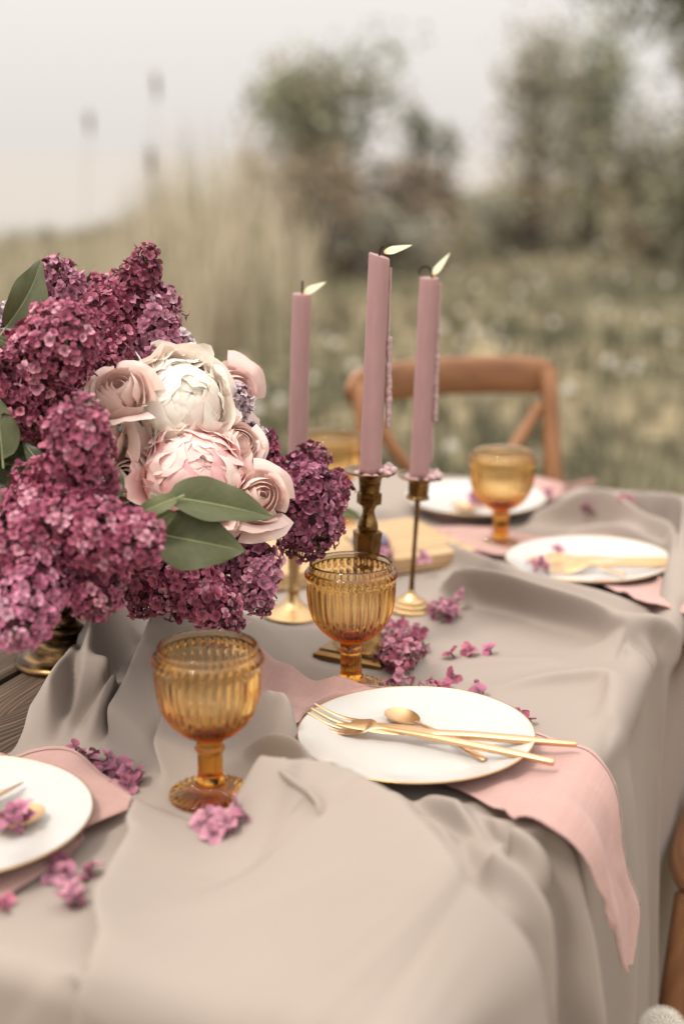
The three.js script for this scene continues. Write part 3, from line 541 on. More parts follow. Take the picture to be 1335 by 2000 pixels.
{
  mesh('base', poly([[0, 0], [.0275, 0], [.0275, .003], [.024, .005], [.0235, .008], [.019, .010], [.0185, .0125], [.012, .0155], [.006, .021], [.0035, .026]], 10), paleBrass, ht);
  mesh('stem', lathe([[.0034, .025], [.0027, .05], [.0026, .09], [.003, .130], [.0036, .139], [.006, .141]], 20), brass, ht);
  mesh('cup', lathe([[.004, .1395], [.0135, .141], [.0142, .1425], [.0132, .144], [.0118, .1455], [.0128, .162], [.015, .165], [.0255, .167], [.0262, .1685], [.025, .169], [.0135, .1675], [.0128, .165], [.012, .15], [0, .15]], 48), brass, ht);
}
const hl = holder('brass candlestick with wide bell foot, mostly hidden behind the right side of the lilac', holdAt.left, 2.3);
{
  mesh('base', lathe([[0, 0], [.0345, 0], [.0355, .002], [.0345, .004], [.031, .0055], [.022, .009], [.014, .014], [.0085, .021], [.0065, .028]], 48), paleBrass, hl);
  mesh('stem', lathe([[.0065, .028], [.0095, .033], [.0098, .036], [.007, .040], [.0065, .055], [.009, .085], [.0095, .09], [.0065, .096], [.006, .125], [.009, .131]], 32), paleBrass, hl);
  mesh('cup', lathe([[.006, .13], [.0132, .132], [.0138, .15], [.0165, .153], [.025, .155], [.0258, .1565], [.0135, .156], [.0128, .15], [.012, .14], [0, .14]], 40), paleBrass, hl);
}
const waxMap = tex(128, 256, (u, v) => { const q = 1 + .07 * tiled(u, v, 9, 3, 3); return [.655 * q, .515 * q, .515 * q]; });
const wax = std('dusky_pink_wax', { map: waxMap, roughness: .42, side: THREE.FrontSide, clearcoat: .15, clearcoatRoughness: .4 });
const dripWax = std('pale_wax_drips', { color: rgb(.48, .32, .325), roughness: .4 });
const wickMat = std('charred_wick', { color: rgb(.02, .017, .015), roughness: 1 });
const flameMat = std('candle_flame', { color: rgb(0, 0, 0), roughness: 1, emissive: rgb(1, 1, 1), transparent: true, opacity: .86, emissiveIntensity: .95, emissiveMap: tex(8, 64, (u, v) => { const m = sstep(0, .3, v) * sstep(1.02, .72, v); return [lerp(.98, 1, m), lerp(.70, .95, m), lerp(.36, .79, m)]; }), side: THREE.FrontSide });
function candle(label, h, y0, lean, H, r, wickPts, flame, drip) {
  const p = V3(0, y0, 0).applyEuler(h.rotation).add(h.position), t = thing('candle', label, 'candle', p); t.rotation.z = -lean * deg;
  const R = rng(H * 1e4), n = 28, tilt = flame.tilt ?? .0;
  const prof = []; for (let i = 0; i <= n; i++) prof.push([r * lerp(1.03, .94, i / n), H * i / n]); prof.push([r * .86, H + .0012], [r * .6, H + .0004], [r * .3, H - .0006], [0, H - .0004]);
  mesh('wax_body', turned([[0, 0], ...prof], 40, (a, y, w) => [a * (1 + .012 * fbm(w, y * 30, 3, 2)), y + (y > H - .02 ? tilt * a * Math.sin(w) * sstep(H - .02, H, y) : 0)]), wax, t);
  mesh('wick', tube(wickPts.map(([x, y, z]) => V3(x, H + y, z ?? 0)), [.0011, .0013], 7), wickMat, t);
  const f0 = V3(flame.at[0], H + flame.at[1], 0), a = flame.angle * deg, L = flame.len, W = flame.w;
  const fm = mesh('flame', turned(spline([[0, 0], [W * .55, L * .06], [W, L * .26], [W * .82, L * .5], [W * .42, L * .78], [W * .12, L * .95], [0, L]], 24), 20, (q, y) => [q, y]), flameMat, t);
  fm.position.copy(f0); fm.rotation.z = -a; 
  const pl = new THREE.PointLight(0xffc080, .0006, 2); pl.name = 'flame_light'; pl.position.copy(f0).add(V3(Math.sin(a) * L * .4, Math.cos(a) * L * .4, 0)); pl.castShadow = true; t.add(pl);
  if (drip) { // runs of wax down the right side and a puddle on the dish
    const g = [];
    for (const [ang, ya, yb, amp, out] of drip.runs) {
      const m = Math.ceil((ya - yb) / .0045), ca = Math.cos(ang * deg), sa = Math.sin(ang * deg);
      let pts = []; for (let i = 0; i <= m; i++) { const y = lerp(ya, yb, i / m), q = r + out * (.3 + .9 * Math.abs(fbm(i * .35, ang, 2, 2)) + sstep(0, 1, i / m) * .5) , ww = ang * deg + .12 * fbm(i * .22, 3, ang, 2); pts.push(V3(q * Math.cos(ww), y, q * Math.sin(ww))); }
      g.push(tube(pts, (k) => amp * (.85 + .8 * Math.abs(fbm(k * m * .45, ang * .3, 7, 3))), 7));
      for (let i = 0; i < m; i++) if (R() < .04) { const s = new THREE.IcosahedronGeometry(amp * lerp(.9, 1.5, R()), 1); const q = pts[i]; s.translate(q.x + .0006 * R(), q.y, q.z + .0008 * (R() - .5)); const s2 = new THREE.SphereGeometry(amp * lerp(.8, 1.35, R()), 8, 6); s2.scale(1, lerp(1, 2.2, R()), 1); s2.translate(q.x + .0006 * R(), q.y, q.z); g.push(s2); }
    }
    mesh('wax_drips', mergeGeometries(g.map((q) => q.index ? q : q)), dripWax, t);
    const pd = []; for (let i = 0; i < 26; i++) { const w = (R() - .5) * 1.5, q = lerp(.012, .027, R()), s = new THREE.SphereGeometry(lerp(.0026, .0046, R()), 10, 8); s.scale(1, lerp(.7, 1.3, R()), 1); s.translate(q * Math.cos(w), .003 + .004 * R(), q * Math.sin(w)); pd.push(s); }
    for (let i = 0; i < 14; i++) { const w = R() * 6.28, s = new THREE.SphereGeometry(lerp(.0018, .003, R()), 8, 6); s.scale(1.4, .6, 1.4); s.translate(.015 * Math.cos(w), .0015, .015 * Math.sin(w)); pd.push(s); }
    mesh('wax_puddle', mergeGeometries(pd), dripWax, t);
  }
  return t;
}
candle('shortest dusky pink taper candle with a smooth side, left of the other two, lit', hl, .155, 1.9, .232, .0114, [[0, -.001], [.0006, .007], [.0003, .0155]], { at: [.0025, .002], angle: 62, len: .0285, w: .0043 });
candle('tallest dusky pink candle with wax dripping down its right side, lit, in the middle', hs, .206, 2.0, .2335, .0117, [[0, -.001], [.0004, .005], [.002, .0095], [.0045, .011]], { at: [.0045, .0045], angle: 74, len: .031, w: .004, tilt: -.28 }, { runs: [[-8, .222, .13, .0017, .002], [-4, .15, .052, .0034, .006], [-38, .23, .012, .0008, .0006]] });
candle('lit dusky pink candle at right with curled wick and lumpy wax on its side', ht, .166, 2.0, .2375, .0118, [[-.0115, .004], [-.0115, .008], [-.008, .0125], [-.003, .0135], [.001, .0105], [.003, .004], [.0032, -.001]], { at: [.0035, .004], angle: 36, len: .033, w: .004 }, { runs: [[-6, .232, .1, .0025, .002], [-2, .15, .07, .0036, .0035], [-10, .07, .02, .0022, .002]] });

// wooden board behind the candlesticks
{
  const c = onLevel(931, 1105, YC), m = std('pale_wood', { map: woodTex(60, [.66, .53, .38], [.84, .73, .57], .5, .18, []), roughness: .65 }), t = thing('board', 'thick pale wooden serving board lying behind the candlesticks with florets on it', 'board');
  const L = .31, W = .19, g = new RoundedBoxGeometry(L, .022, W, 3, .003), p = g.attributes.position, uv = []; for (let i = 0; i < p.count; i++) uv.push(p.getX(i) / .5 + .5, (p.getZ(i) + p.getY(i)) / .18 + .5); g.setAttribute('uv', new THREE.Float32BufferAttribute(uv, 2));
  mesh('slab', g, m, t); const e1 = V3(-.904, 0, .427), e2 = V3(-.427, 0, -.904);
  t.position.copy(c).addScaledVector(e1, L / 2).addScaledVector(e2, W / 2); t.position.y = YC + .0135; t.quaternion.setFromRotationMatrix(new THREE.Matrix4().makeBasis(e1, V3(0, 1, 0), V3().crossVectors(e1, V3(0, 1, 0))));
}
{ // dusky blue plum on the board
  const p = onLevel(722, 1062, YC + .036), g = new THREE.SphereGeometry(.02, 32, 24), q = g.attributes.position; for (let i = 0; i < q.count; i++) { const x = q.getX(i), y = q.getY(i), z = q.getZ(i), f = 1 - .09 * Math.exp(-((z / .004) ** 2)) * (y > 0 ? 1 : .5) + .03 * fbm(x * 60, y * 60, z * 60, 2); q.setXYZ(i, x * 1.35 * f, y * .72 * f, z * f); } g.computeVertexNormals();
  const t = thing('plum', 'small dusky blue plum on the board, half hidden behind the square footed candlestick', 'plum', V3(p.x, YC + .0395, p.z));
  mesh('flesh', g, std('plum_skin', { color: rgb(.17, .16, .23), roughness: .55, clearcoat: .2 }), t); mesh('stalk', tube([V3(-.026, 0, 0), V3(-.031, .003, 0), V3(-.034, .008, .002)], [.0014, .001], 6), std('plum_stalk', { color: rgb(.1, .07, .04) }), t);
}
// ---------------------------------------------------------------- napkins
const thread = (() => { const R = rng(64), a = Array.from({ length: 128 }, () => R() - .5); return (x, o) => { const k = ((x * 64) % 64 + 64) % 64, i = Math.floor(k); return a[i + o]; }; })();
const linenMap = tex(256, 256, (u, v) => { const a = .5 + .5 * Math.sin(u * 2 * Math.PI * 64 + 2 * N3(u * 5, v * 90)), b = .5 + .5 * Math.sin(v * 2 * Math.PI * 64 + 2 * N3(u * 90, v * 5, 3)), q = .93 + .08 * a * b + .05 * tiled(u, v, 30, 3, 2) + .025 * (thread(u, 0) + thread(v, 64)); return [.775 * q, .625 * q, .595 * q]; });
linenMap.repeat.set(16, 16);
const linen = std('pink_linen', { map: linenMap, bumpMap: linenMap, bumpScale: .00015, roughness: .95, transmission: .1, sheen: .2, sheenColor: rgb(.9, .7, .68) });
const hgt = (s, w, o, off, wr) => { const c = clothH(s, w) + .003, q = off + o; return Math.max(c, q) + .004 * Math.exp(-Math.abs(c - q) / .004) * .5 + wr; };
function napkin(label, patches) {
  const t = thing('napkin', label, 'napkin');
  patches.forEach(([near, far, off, wr, seed], k) => {
    const row = (p) => { const o = p[0] === 'd' ? p[3] : p[2] ?? 0; return [...conv(p, off + o), o]; }, A = spline(near.map(row), 60), B = spline(far.map(row), 60), nv = 60, nu = 26;
    const g = sheet(nu, nv, (a, b) => {
      const j = Math.round(b * 60), p = A[j], q = B[j], s = lerp(p[0], q[0], a), w = lerp(p[1], q[1], a), o = lerp(p[2], q[2], a);
      const c = clothPoint(s, w, 0, hgt(s, w, o, off, wr * Math.max(0, .3 + 1.3 * fbm(s * 17, w * 17, seed, 3) + .5 * Math.sin(a * 9 + 4 * fbm(b * 2, 3, seed, 2))) * (k ? 1 - b ** 3 : 1))); if (s > 0 && w > .015) { const y = clothY(c) + .0022 + .35 * wr * Math.max(0, .3 + fbm(s * 17, w * 17, seed, 3)); if (c.y < y) c.y = y; } return [c.x, c.y, c.z];
    }, null, (a, b) => { const j = Math.round(b * 60); return [lerp(A[j][0], B[j][0], a), lerp(A[j][1], B[j][1], a)]; });
    mesh(k ? 'folded_layer' : 'cloth', g, linen, t);
    if (!k) { // stitched hem along both long edges
      const p = g.attributes.position, nm = g.attributes.normal, V = (i, j, e) => { const q = j * (nu + 1) + i; const sg = nm.getY(q) < -.1 ? -1 : 1; return [p.getX(q) + sg * nm.getX(q) * e, p.getY(q) + sg * nm.getY(q) * e, p.getZ(q) + sg * nm.getZ(q) * e]; };
      for (const [i0, i1] of [[0, 1], [nu, nu - 1]]) mesh('hem', sheet(2, nv, (a, b) => { const j = Math.round(b * nv), A0 = V(i0, j, .0009), A1 = V(i1, j, .0009), l = Math.hypot(A1[0] - A0[0], A1[1] - A0[1], A1[2] - A0[2]), f = Math.min(1, .007 / l) * a; return [0, 1, 2].map((q) => lerp(A0[q], A1[q], f) + 0); }), linen, t);
    }
    
  });
  return t;
}
napkin('pink linen napkin under the middle plate, its corner hanging over the table edge', [
  [[[612, 1432], [660, 1462], [740, 1502], [850, 1530, .002], [930, 1562, .006], [992, 1606, .02], ['d', .262, -.002, .028], ['d', .27, -.018, .032], ['d', .285, -.045, .038], ['d', .30, -.085, .044], ['d', .36, -.155, .046]],
    [[700, 1350], [780, 1352], [850, 1368], [930, 1390], [1000, 1420], [1075, 1448, .002], [1118, 1464, .006], ['d', .455, -.012, .012], ['d', .42, -.04, .024], ['d', .42, -.085, .034], ['d', .435, -.13, .042], ['d', .385, -.158, .046]],   .0035, .0055, 2],
  [[[470, 1420], [520, 1400, .006], [578, 1416, .008], [600, 1396, .006], [640, 1376, .002], [690, 1362]], [[480, 1330, .004], [512, 1302, .014], [560, 1304, .018], [620, 1332, .012], [665, 1326, .016], [735, 1346, .002]], .005, .008, 5]]);
napkin('pink linen napkin with a folded corner under the plate at the left edge', [
  [[[-160, 1560], [-60, 1640], [60, 1690], [150, 1655, .004], [164, 1620, .01], [250, 1582, .006]], [[-130, 1480], [0, 1490], [70, 1468, .004], [138, 1466, .008], [200, 1515, .008], [256, 1556, .006]], .004, .002, 3],
  [[[-120, 1812], [-60, 1795], [0, 1762], [70, 1722], [138, 1674], [166, 1642]], [[-160, 1600], [-100, 1600], [-40, 1600], [40, 1600], [110, 1610], [165, 1616]], .003, .003, 7]]);
napkin('pink linen napkin spread under the right hand plate and over the table edge', [
  [[[838, 1046, .012], [930, 1078, .006], [1010, 1098], [1100, 1140], [1170, 1146, .012], [1215, 1166, .018], ['d', .87, .002, .024], ['d', .89, -.03, .024], ['d', .93, -.075, .022]], [[832, 1032, .016], [920, 1030, .006], [1010, 1042], [1150, 1060], [1250, 1098], [1290, 1108, .006], ['d', 1.03, .004, .012], ['d', 1.05, -.04, .02], ['d', 1.05, -.095, .02]], .004, .004, 4]]);
napkin('pink linen napkin under the far plate, its rolled end pointing to the right', [
  [[[812, 1000], [880, 1024], [960, 1018], [1040, 992, .006], [1100, 968, .012], [1166, 946, .014]], [[830, 955], [900, 950], [990, 942], [1050, 938, .012], [1105, 946, .03], [1160, 932, .03]], .004, .005, 6]]);
// ---------------------------------------------------------------- chairs
const chairMap = woodTex(80, [.46, .30, .185], [.66, .47, .32], .9, .12, []);
const chairWood = std('honey_brown_wood', { map: chairMap, roughness: .5, clearcoat: .15, clearcoatRoughness: .3 });
const cane = tex(128, 128, (u, v) => { const a = Math.sin(u * 2 * Math.PI * 16), b = Math.sin(v * 2 * Math.PI * 16), q = .62 + .2 * a * b + .12 * tiled(u, v, 9, 2, 2); return [.62 * q + .1, .42 * q + .05, .25 * q + .02]; }); cane.repeat.set(5, 5);
const caneMat = std('woven_cane', { map: cane, bumpMap: cane, bumpScale: .001, roughness: .6 });
function makeChair(label, pos, turn) {
  const t = thing('chair', label, 'chair', pos); t.rotation.y = turn;
  const W = .21, S = .46, sh = (k, o = 0) => { const w = k * 2 * Math.PI, n = 3.2, c = Math.cos(w), s = Math.sin(w), q = Math.pow(Math.abs(c) ** n + Math.abs(s) ** n, -1 / n), x = (W - o) * c * q, z = (W - o) * s * q; return [x * (z > 0 ? 1.04 : 1 + z * .6), z]; };
  const ring = sheet(64, 12, (a, b) => { const w = b * 2 * Math.PI, [x, z] = sh(a, .024 - .024 * Math.cos(w)); return [x, S - .018 + .019 * Math.sin(w), z]; }, null, (a, b) => [a * 1.4, b * .6]);
  mesh('seat_frame', ring, chairWood, t);
  mesh('seat', sheet(64, 8, (a, b) => { const [x, z] = sh(a, .03); return [x * b, S - .004 - .006 * (1 - b * b), z * b]; }, null, (a, b) => { const [x, z] = sh(a, .03); return [x * b * 4, z * b * 4]; }), caneMat, t);
  for (const s of [-1, 1]) {
    mesh('leg', tube([V3(s * .175, S - .02, .165), V3(s * .19, .24, .18), V3(s * .2, 0, .19)], [.021, .016], 14), chairWood, t);
    mesh('back_post', tube([V3(s * .185, 0, -.235), V3(s * .18, .24, -.205), V3(s * .18, S, -.19), V3(s * .19, .66, -.215), V3(s * .195, .862, -.255)], [.019, .0165], 14), chairWood, t);
    const br = []; for (let i = 0; i <= 12; i++) { const k = i / 12; br.push([lerp(s * .175, -s * .15, k) + s * .03 * Math.sin(k * Math.PI), lerp(.80, S + .01, k), lerp(-.243, -.185, k) - .02 * Math.sin(k * Math.PI) - .005 * s]); }
    mesh('cross_brace', tube(br.map((q) => V3(...q)), .0125, 8), chairWood, t);
    mesh('stretcher', tube([V3(s * .188, .25, -.2), V3(s * .188, .22, .18)], .011, 10), chairWood, t);
  }
  mesh('stretcher', tube([V3(-.188, .2, .18), V3(.188, .2, .18)], .011, 10), chairWood, t);
  mesh('top_rail', sheet(14, 24, (a, b) => { const x = lerp(-.222, .222, b), w = a * 2 * Math.PI, c = Math.cos(w), s = Math.sin(w), q = Math.pow(Math.abs(c) ** 3 + Math.abs(s) ** 3, -1 / 3), e = Math.pow(Math.max(.02, 1 - Math.pow(Math.abs(x) / .2225, 14)), .5); return [x,   .845 + .006 * (1 - (x / .22) ** 2) + .034 * s * q * e, -.262 - .055 * (1 - (x / .22) ** 2) + .014 * c * q * e]; }, null, (a, b) => [b * .45, a * .1]), chairWood, t);
  return t;
}
{
  const rl = at(640, 758, 2.55), rr = at(1092, 728, 2.74), d = rr.clone().sub(rl).setY(0).normalize(); // the far chair's top rail
  const turn = Math.atan2(d.x, -(-d.z)) ; const mid = rl.clone().add(rr).multiplyScalar(.5), f = V3(-d.z, 0, d.x); // f: the way it faces (towards us)
  const c = makeChair('honey brown wooden chair with crossed back, empty at the far end of the table', V3(mid.x, 0, mid.z).addScaledVector(f, .29), Math.atan2(f.x, f.z));
  c.scale.y = (mid.y + .004) / .852;
  const s = uvToW(1.0, -.238, 0); makeChair('brown wooden chair with a woven seat, cut by the right edge beside the hanging cloth', s, Math.atan2(VV[0], VV[1]));
}
{ // dandelion clock low at the right
  const p = at(1293, 2012, 1.29), t = thing('dandelion', 'white fluffy dandelion seed head at the bottom right below the tablecloth', 'dandelion', p);
  mesh('stalk', tube([V3(.05, -p.y, .02), V3(.02, -.25, .01), V3(0, -.004, 0)], [.003, .002], 8), stalkMat, t); mesh('seed_head', clockHead(.0215, 260, true), fluffMat, t);
}
// ---------------------------------------------------------------- flower bowl
{
  const t = thing('flower_bowl', 'antique brass footed bowl at the left, nearly hidden by the lilac it holds', 'bowl', vaseAt);
  const old = std('antique_brass', { map: tex(256, 256, (u, v) => { const q = clamp(.5 + 1.7 * tiled(u, v, 7, 13, 4)); return [lerp(.12, .66, q), lerp(.085, .52, q), lerp(.055, .35, q)]; }), metalness: 1, roughness: .95, roughnessMap: rough, bumpMap: rough, bumpScale: .0006 });
  mesh('foot', lathe([[0, 0], [.05, 0], [.0535, .002], [.0535, .006], [.049, .010], [.041, .0125], [.035, .018], [.033, .026], [.028, .031], [.02, .034]], 64), old, t);
  mesh('stem', lathe([[.02, .0335], [.023, .037], [.024, .041], [.02, .045], [.0155, .05], [.0155, .058], [.02, .064], [.024, .068]], 48), old, t);
  mesh('cup', lathe([[.02, .067], [.045, .074], [.075, .092], [.09, .115], [.094, .14], [.098, .142], [.098, .145], [.092, .145], [.088, .12], [.07, .097], [0, .085]], 64), old, t);
}
const bowlTop = vaseAt.clone().add(V3(0, .13, 0));
// ---------------------------------------------------------------- petals and leaves
const petalMat = (name, c, o = {}) => std(name, { color: c, vertexColors: true, roughness: .62, transmission: .16, sheen: .2, sheenColor: rgb(1, .9, .95), ...o });
// one lilac floret looking along +y, four petals round a short tube
function floretGeo(seed, open, ratio = .54) {
  const R = rng(seed), gs = [];
  for (let k = 0; k < 4; k++) {
    const L = .0076 * lerp(.88, 1.12, R()), W = L * ratio * lerp(.85, 1.1, R()), lift = lerp(1.2, .05, open) + .6 * (R() - .5), curl = lerp(-.8, .45, R()) * open, tw = .3 * (R() - .5);
    const g = sheet(4, 4, (a, b) => {
      const q = 2 * a - 1, sh = Math.pow(Math.sin(Math.PI * (.08 + .82 * b)), .9) * (b > .98 ? .3 : 1), x = q * W * sh, ang = lift + curl * b * 1.6, r = .0008 + L * b * Math.cos(ang), y = L * b * Math.sin(ang) + .0014 * q * q * (1 - .3 * b) - .0006 * (b > .9 ? 1 : 0);
      return [x, y + x * tw, r];
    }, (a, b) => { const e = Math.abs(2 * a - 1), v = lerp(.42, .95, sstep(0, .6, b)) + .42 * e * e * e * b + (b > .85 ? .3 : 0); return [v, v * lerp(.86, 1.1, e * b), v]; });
    g.rotateY(k * Math.PI / 2 + .25 * (R() - .5)); gs.push(g);
  }
  const tb = sheet(5, 1, (a, b) => { const w = a * 2 * Math.PI; return [.0009 * Math.cos(w), -.008 * (1 - b), .0009 * Math.sin(w)]; }, () => [.6, .5, .6]);
  const eye = new THREE.ConeGeometry(.0011, .0012, 5); const ec = []; for (let i = 0; i < eye.attributes.position.count; i++) ec.push(.28, .2, .16); eye.setAttribute('color', new THREE.Float32BufferAttribute(ec, 3)); eye.translate(0, .0004, 0);
  return mergeGeometries([...gs, tb, eye]);
}
function budGeo(seed) { const g = new THREE.SphereGeometry(.0024, 7, 6), p = g.attributes.position, c = []; g.scale(1, 1.25, 1); for (let i = 0; i < p.count; i++) { const a = Math.atan2(p.getZ(i), p.getX(i)), k = .8 + .2 * Math.cos(4 * a + seed); c.push(k, k, k); } g.setAttribute('color', new THREE.Float32BufferAttribute(c, 3)); const t = new THREE.CylinderGeometry(.0007, .0009, .008, 5, 1, true); t.translate(0, -.006, 0); t.setAttribute('color', new THREE.Float32BufferAttribute(Array(t.attributes.position.count * 3).fill(.6), 3)); return mergeGeometries([g, t]); }
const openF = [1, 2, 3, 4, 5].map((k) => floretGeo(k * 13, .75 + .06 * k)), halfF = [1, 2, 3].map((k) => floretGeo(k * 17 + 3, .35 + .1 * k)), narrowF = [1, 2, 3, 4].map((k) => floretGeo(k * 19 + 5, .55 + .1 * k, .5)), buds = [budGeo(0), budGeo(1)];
const PAL = { // petal colours, linear
  wine: [[0.235, 0.032, 0.073], [0.342, 0.061, 0.117], [0.491, 0.147, 0.213], [0.149, 0.019, 0.045]],
  magenta: [[0.362, 0.072, 0.138], [0.491, 0.137, 0.213], [0.662, 0.316, 0.383], [0.235, 0.04, 0.085]],
  mauve: [[0.405, 0.147, 0.218], [0.533, 0.253, 0.319], [0.32, 0.095, 0.159], [0.64, 0.379, 0.436]],
  plum: [[0.213, 0.038, 0.083], [0.331, 0.079, 0.149], [0.458, 0.168, 0.265], [0.138, 0.021, 0.048]],
  orchid: [[0.555, 0.2, 0.308], [0.64, 0.295, 0.394], [0.491, 0.142, 0.25], [0.667, 0.4, 0.468]],
  pale: [[.62, .51, .555], [.70, .61, .63], [.57, .44, .50], [.76, .69, .695]],
};
const palMats = {}; for (const k in PAL) palMats[k] = PAL[k].map((c) => petalMat('lilac_petal_' + k, rgb(...c)));
const stemMat = std('green_stem', { color: rgb(.13, .15, .06), roughness: .7 });
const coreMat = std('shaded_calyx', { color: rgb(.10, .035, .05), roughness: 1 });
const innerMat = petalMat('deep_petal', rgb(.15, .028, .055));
const up = V3(0, 1, 0);
function lilac(label, tip, base, Wpx, pal, o = {}) {
  const R = rng(o.seed ?? (tip[0] * 31 + tip[1])), A = at(...base), B = at(...tip), ax = B.clone().sub(A), L = ax.length(), W = Wpx / FPX * (tip[2] + base[2]) / 4; ax.normalize();
  const t = thing(o.name ?? 'lilac_spray', label, 'lilac', A), Q = new THREE.Quaternion(), Q2 = new THREE.Quaternion(), side = V3(1, 0, 0).cross(ax).normalize(), sid2 = ax.clone().cross(side);
  const mats = palMats[pal], kind = o.narrow ? narrowF : [...openF, ...narrowF];
  const prof = (k) => { const q = k < .25 ? lerp(.72, 1, k / .25) : lerp(1, o.tip ?? .3, Math.pow((k - .25) / .75, 1.25)); return Math.max(.06, q * (k > .82 ? Math.sqrt(Math.max(.005, 1 - ((k - .82) / .18) ** 2)) : 1)); };
  const cum = [0]; for (let i = 1; i <= 80; i++) { const k = (i - .5) / 80; cum.push(cum[i - 1] + prof(k) + (k > .82 ? .35 * prof(.82) * (k - .82) / .18 : 0)); }
  const kAt = (q) => { const v = q * cum[80]; let i = 1; while (i < 80 && cum[i] < v) i++; return (i - 1 + (v - cum[i - 1]) / (cum[i] - cum[i - 1])) / 80; };
  const area = 2 * Math.PI * W * .72 * L, n = Math.round(area / (.0080 ** 2) * (o.dense ?? 1.2)), cand = [], extra = [];
  // stem and side stalks
  const st = []; const root = o.free ? A.clone().sub(A).addScaledVector(ax, -.02) : bowlTop.clone().add(V3((R() - .5) * .08, 0, (R() - .5) * .08)).sub(A);
  st.push(tube([root, root.clone().lerp(V3(), .5).add(V3(0, .01, 0)), V3(), ax.clone().multiplyScalar(L * .9)], [.0024, .0009], 6));
  const inner = [], put = (geo, mat, pos, nrm, s, parent) => {
    Q.setFromUnitVectors(up, nrm); Q2.setFromAxisAngle(up, R() * 6.28); Q.multiply(Q2);
    if (parent) { const m = mesh('floret', geo, mat, parent); m.position.copy(pos); m.quaternion.copy(Q); m.scale.setScalar(s); return m; }
    const g = geo.clone(); g.applyMatrix4(new THREE.Matrix4().compose(pos, Q, V3(s, s, s))); return g;
  };
  // points spread evenly over the panicle; the odd clump stands out like the side branches of lilac
  for (let i = 0; i < n; i++) {
    const k = kAt((i + .5) / n); const a = i * 2.39996 + .35 * (R() - .5);
    const lump = 1 + .78 * fbm(Math.cos(a) * 1.7 + 3 + A.x * 40, Math.sin(a) * 1.7, k * L * 48 + R() * .25, 2) + .16 * (R() - .5);
    const r = W * prof(k) * lump, rad = side.clone().multiplyScalar(Math.cos(a)).addScaledVector(sid2, Math.sin(a)), pos = ax.clone().multiplyScalar(k * L + .007 * (R() - .5)).addScaledVector(rad, r);
    const nrm = rad.clone().addScaledVector(ax, lerp(-.15, 1.0, k * k) + (k > .85 ? (k - .85) * 12 : 0) + .5 * (R() - .5)).add(V3(R() - .5, R() - .5, R() - .5).multiplyScalar(1.15)).normalize();
    const bud = k > (o.bud ?? .88) && R() < .6, half = !bud && R() < .22, m = mats[(R() * R() * 1.2 + (R() < .2 ? .5 : 0)) * 4 % 4 | 0], s = (o.size ?? 1) * lerp(.64, .98, R()) * (k > .8 ? .85 : 1);
    const toEye = camera.position.clone().sub(A).normalize(), see = rad.dot(toEye) + .3 * nrm.dot(toEye);
    cand.push([see, bud ? buds[i % 2] : half ? halfF[i % 3] : kind[i % kind.length], m, pos, nrm, bud ? s * 1.2 : s]);
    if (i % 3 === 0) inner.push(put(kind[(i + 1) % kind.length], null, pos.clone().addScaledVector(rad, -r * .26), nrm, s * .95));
    if (i % 7 === 0) st.push(tube([ax.clone().multiplyScalar(Math.max(0, k * L - .012)), pos.clone().addScaledVector(nrm, -.009 * s)], [.0011, .0006], 4));
  }
  cand.sort((a, b) => b[0] - a[0]).forEach(([, g, m, pos, nrm, s], i) => { if (i < 235) put(g, m, pos, nrm, s, t); else extra.push(put(g, null, pos, nrm, s)); });
  if (extra.length) mesh('back_florets', mergeGeometries(extra), mats[0], t).userData.kind = 'stuff';
  mesh('stem', mergeGeometries(st), stemMat, t);
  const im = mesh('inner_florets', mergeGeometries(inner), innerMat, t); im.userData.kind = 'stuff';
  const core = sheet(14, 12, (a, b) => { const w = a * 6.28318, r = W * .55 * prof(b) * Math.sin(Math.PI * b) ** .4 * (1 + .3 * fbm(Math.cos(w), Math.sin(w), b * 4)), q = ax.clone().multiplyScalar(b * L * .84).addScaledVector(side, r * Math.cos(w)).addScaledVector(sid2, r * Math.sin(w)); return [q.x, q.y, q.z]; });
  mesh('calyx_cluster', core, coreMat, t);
  return t;
}
//           label                                                                tip            base            width palette
lilac('dark wine lilac spray pointing up to the topmost tip of the bouquet', [297, 478, 1.41], [212, 700, 1.45], 118, 'wine', { bud: .8 });
lilac('mauve lilac spray with wide open florets just right of the topmost tip', [312, 556, 1.43], [278, 745, 1.43], 118, 'mauve', { tip: .62, size: 1.12, bud: 1 });
lilac('mauve pink lilac spray rising at the upper left behind the broad leaf', [92, 500, 1.43], [150, 655, 1.46], 118, 'mauve', { tip: .4 });
lilac('magenta lilac spray in the upper middle between the two upper tips', [185, 540, 1.47], [190, 720, 1.46], 150, 'magenta', { tip: .55 });
lilac('soft magenta lilac spray bulging towards us in the upper left', [150, 625, 1.27], [55, 745, 1.36], 165, 'magenta', { tip: .6, bud: 1 });
lilac('deep wine lilac spray at the left edge under the soft magenta one', [75, 835, 1.31], [-15, 700, 1.38], 150, 'wine', { tip: .55, bud: 1 });
lilac('dark lilac spray pointing down between the upper sprays and the roses', [215, 740, 1.36], [200, 590, 1.42], 100, 'wine', { tip: .5, bud: .95 });
lilac('tall magenta lilac spray standing closest to us in front of the left roses', [160, 775, 1.21], [140, 1010, 1.26], 140, 'magenta', { tip: .55 });
lilac('wide magenta lilac spray pointing right below the green leaves at the left', [312, 1062, 1.19], [60, 1010, 1.25], 150, 'magenta', { tip: .5, bud: .95 });
lilac('large magenta lilac spray at the left edge, below the tall one', [-10, 1130, 1.20], [150, 930, 1.3], 170, 'magenta', { tip: .7, bud: 1 });
lilac('lighter orchid pink lilac spray hanging lowest at the left edge', [28, 1262, 1.17], [70, 1085, 1.25], 150, 'orchid', { tip: .5, size: .95 });
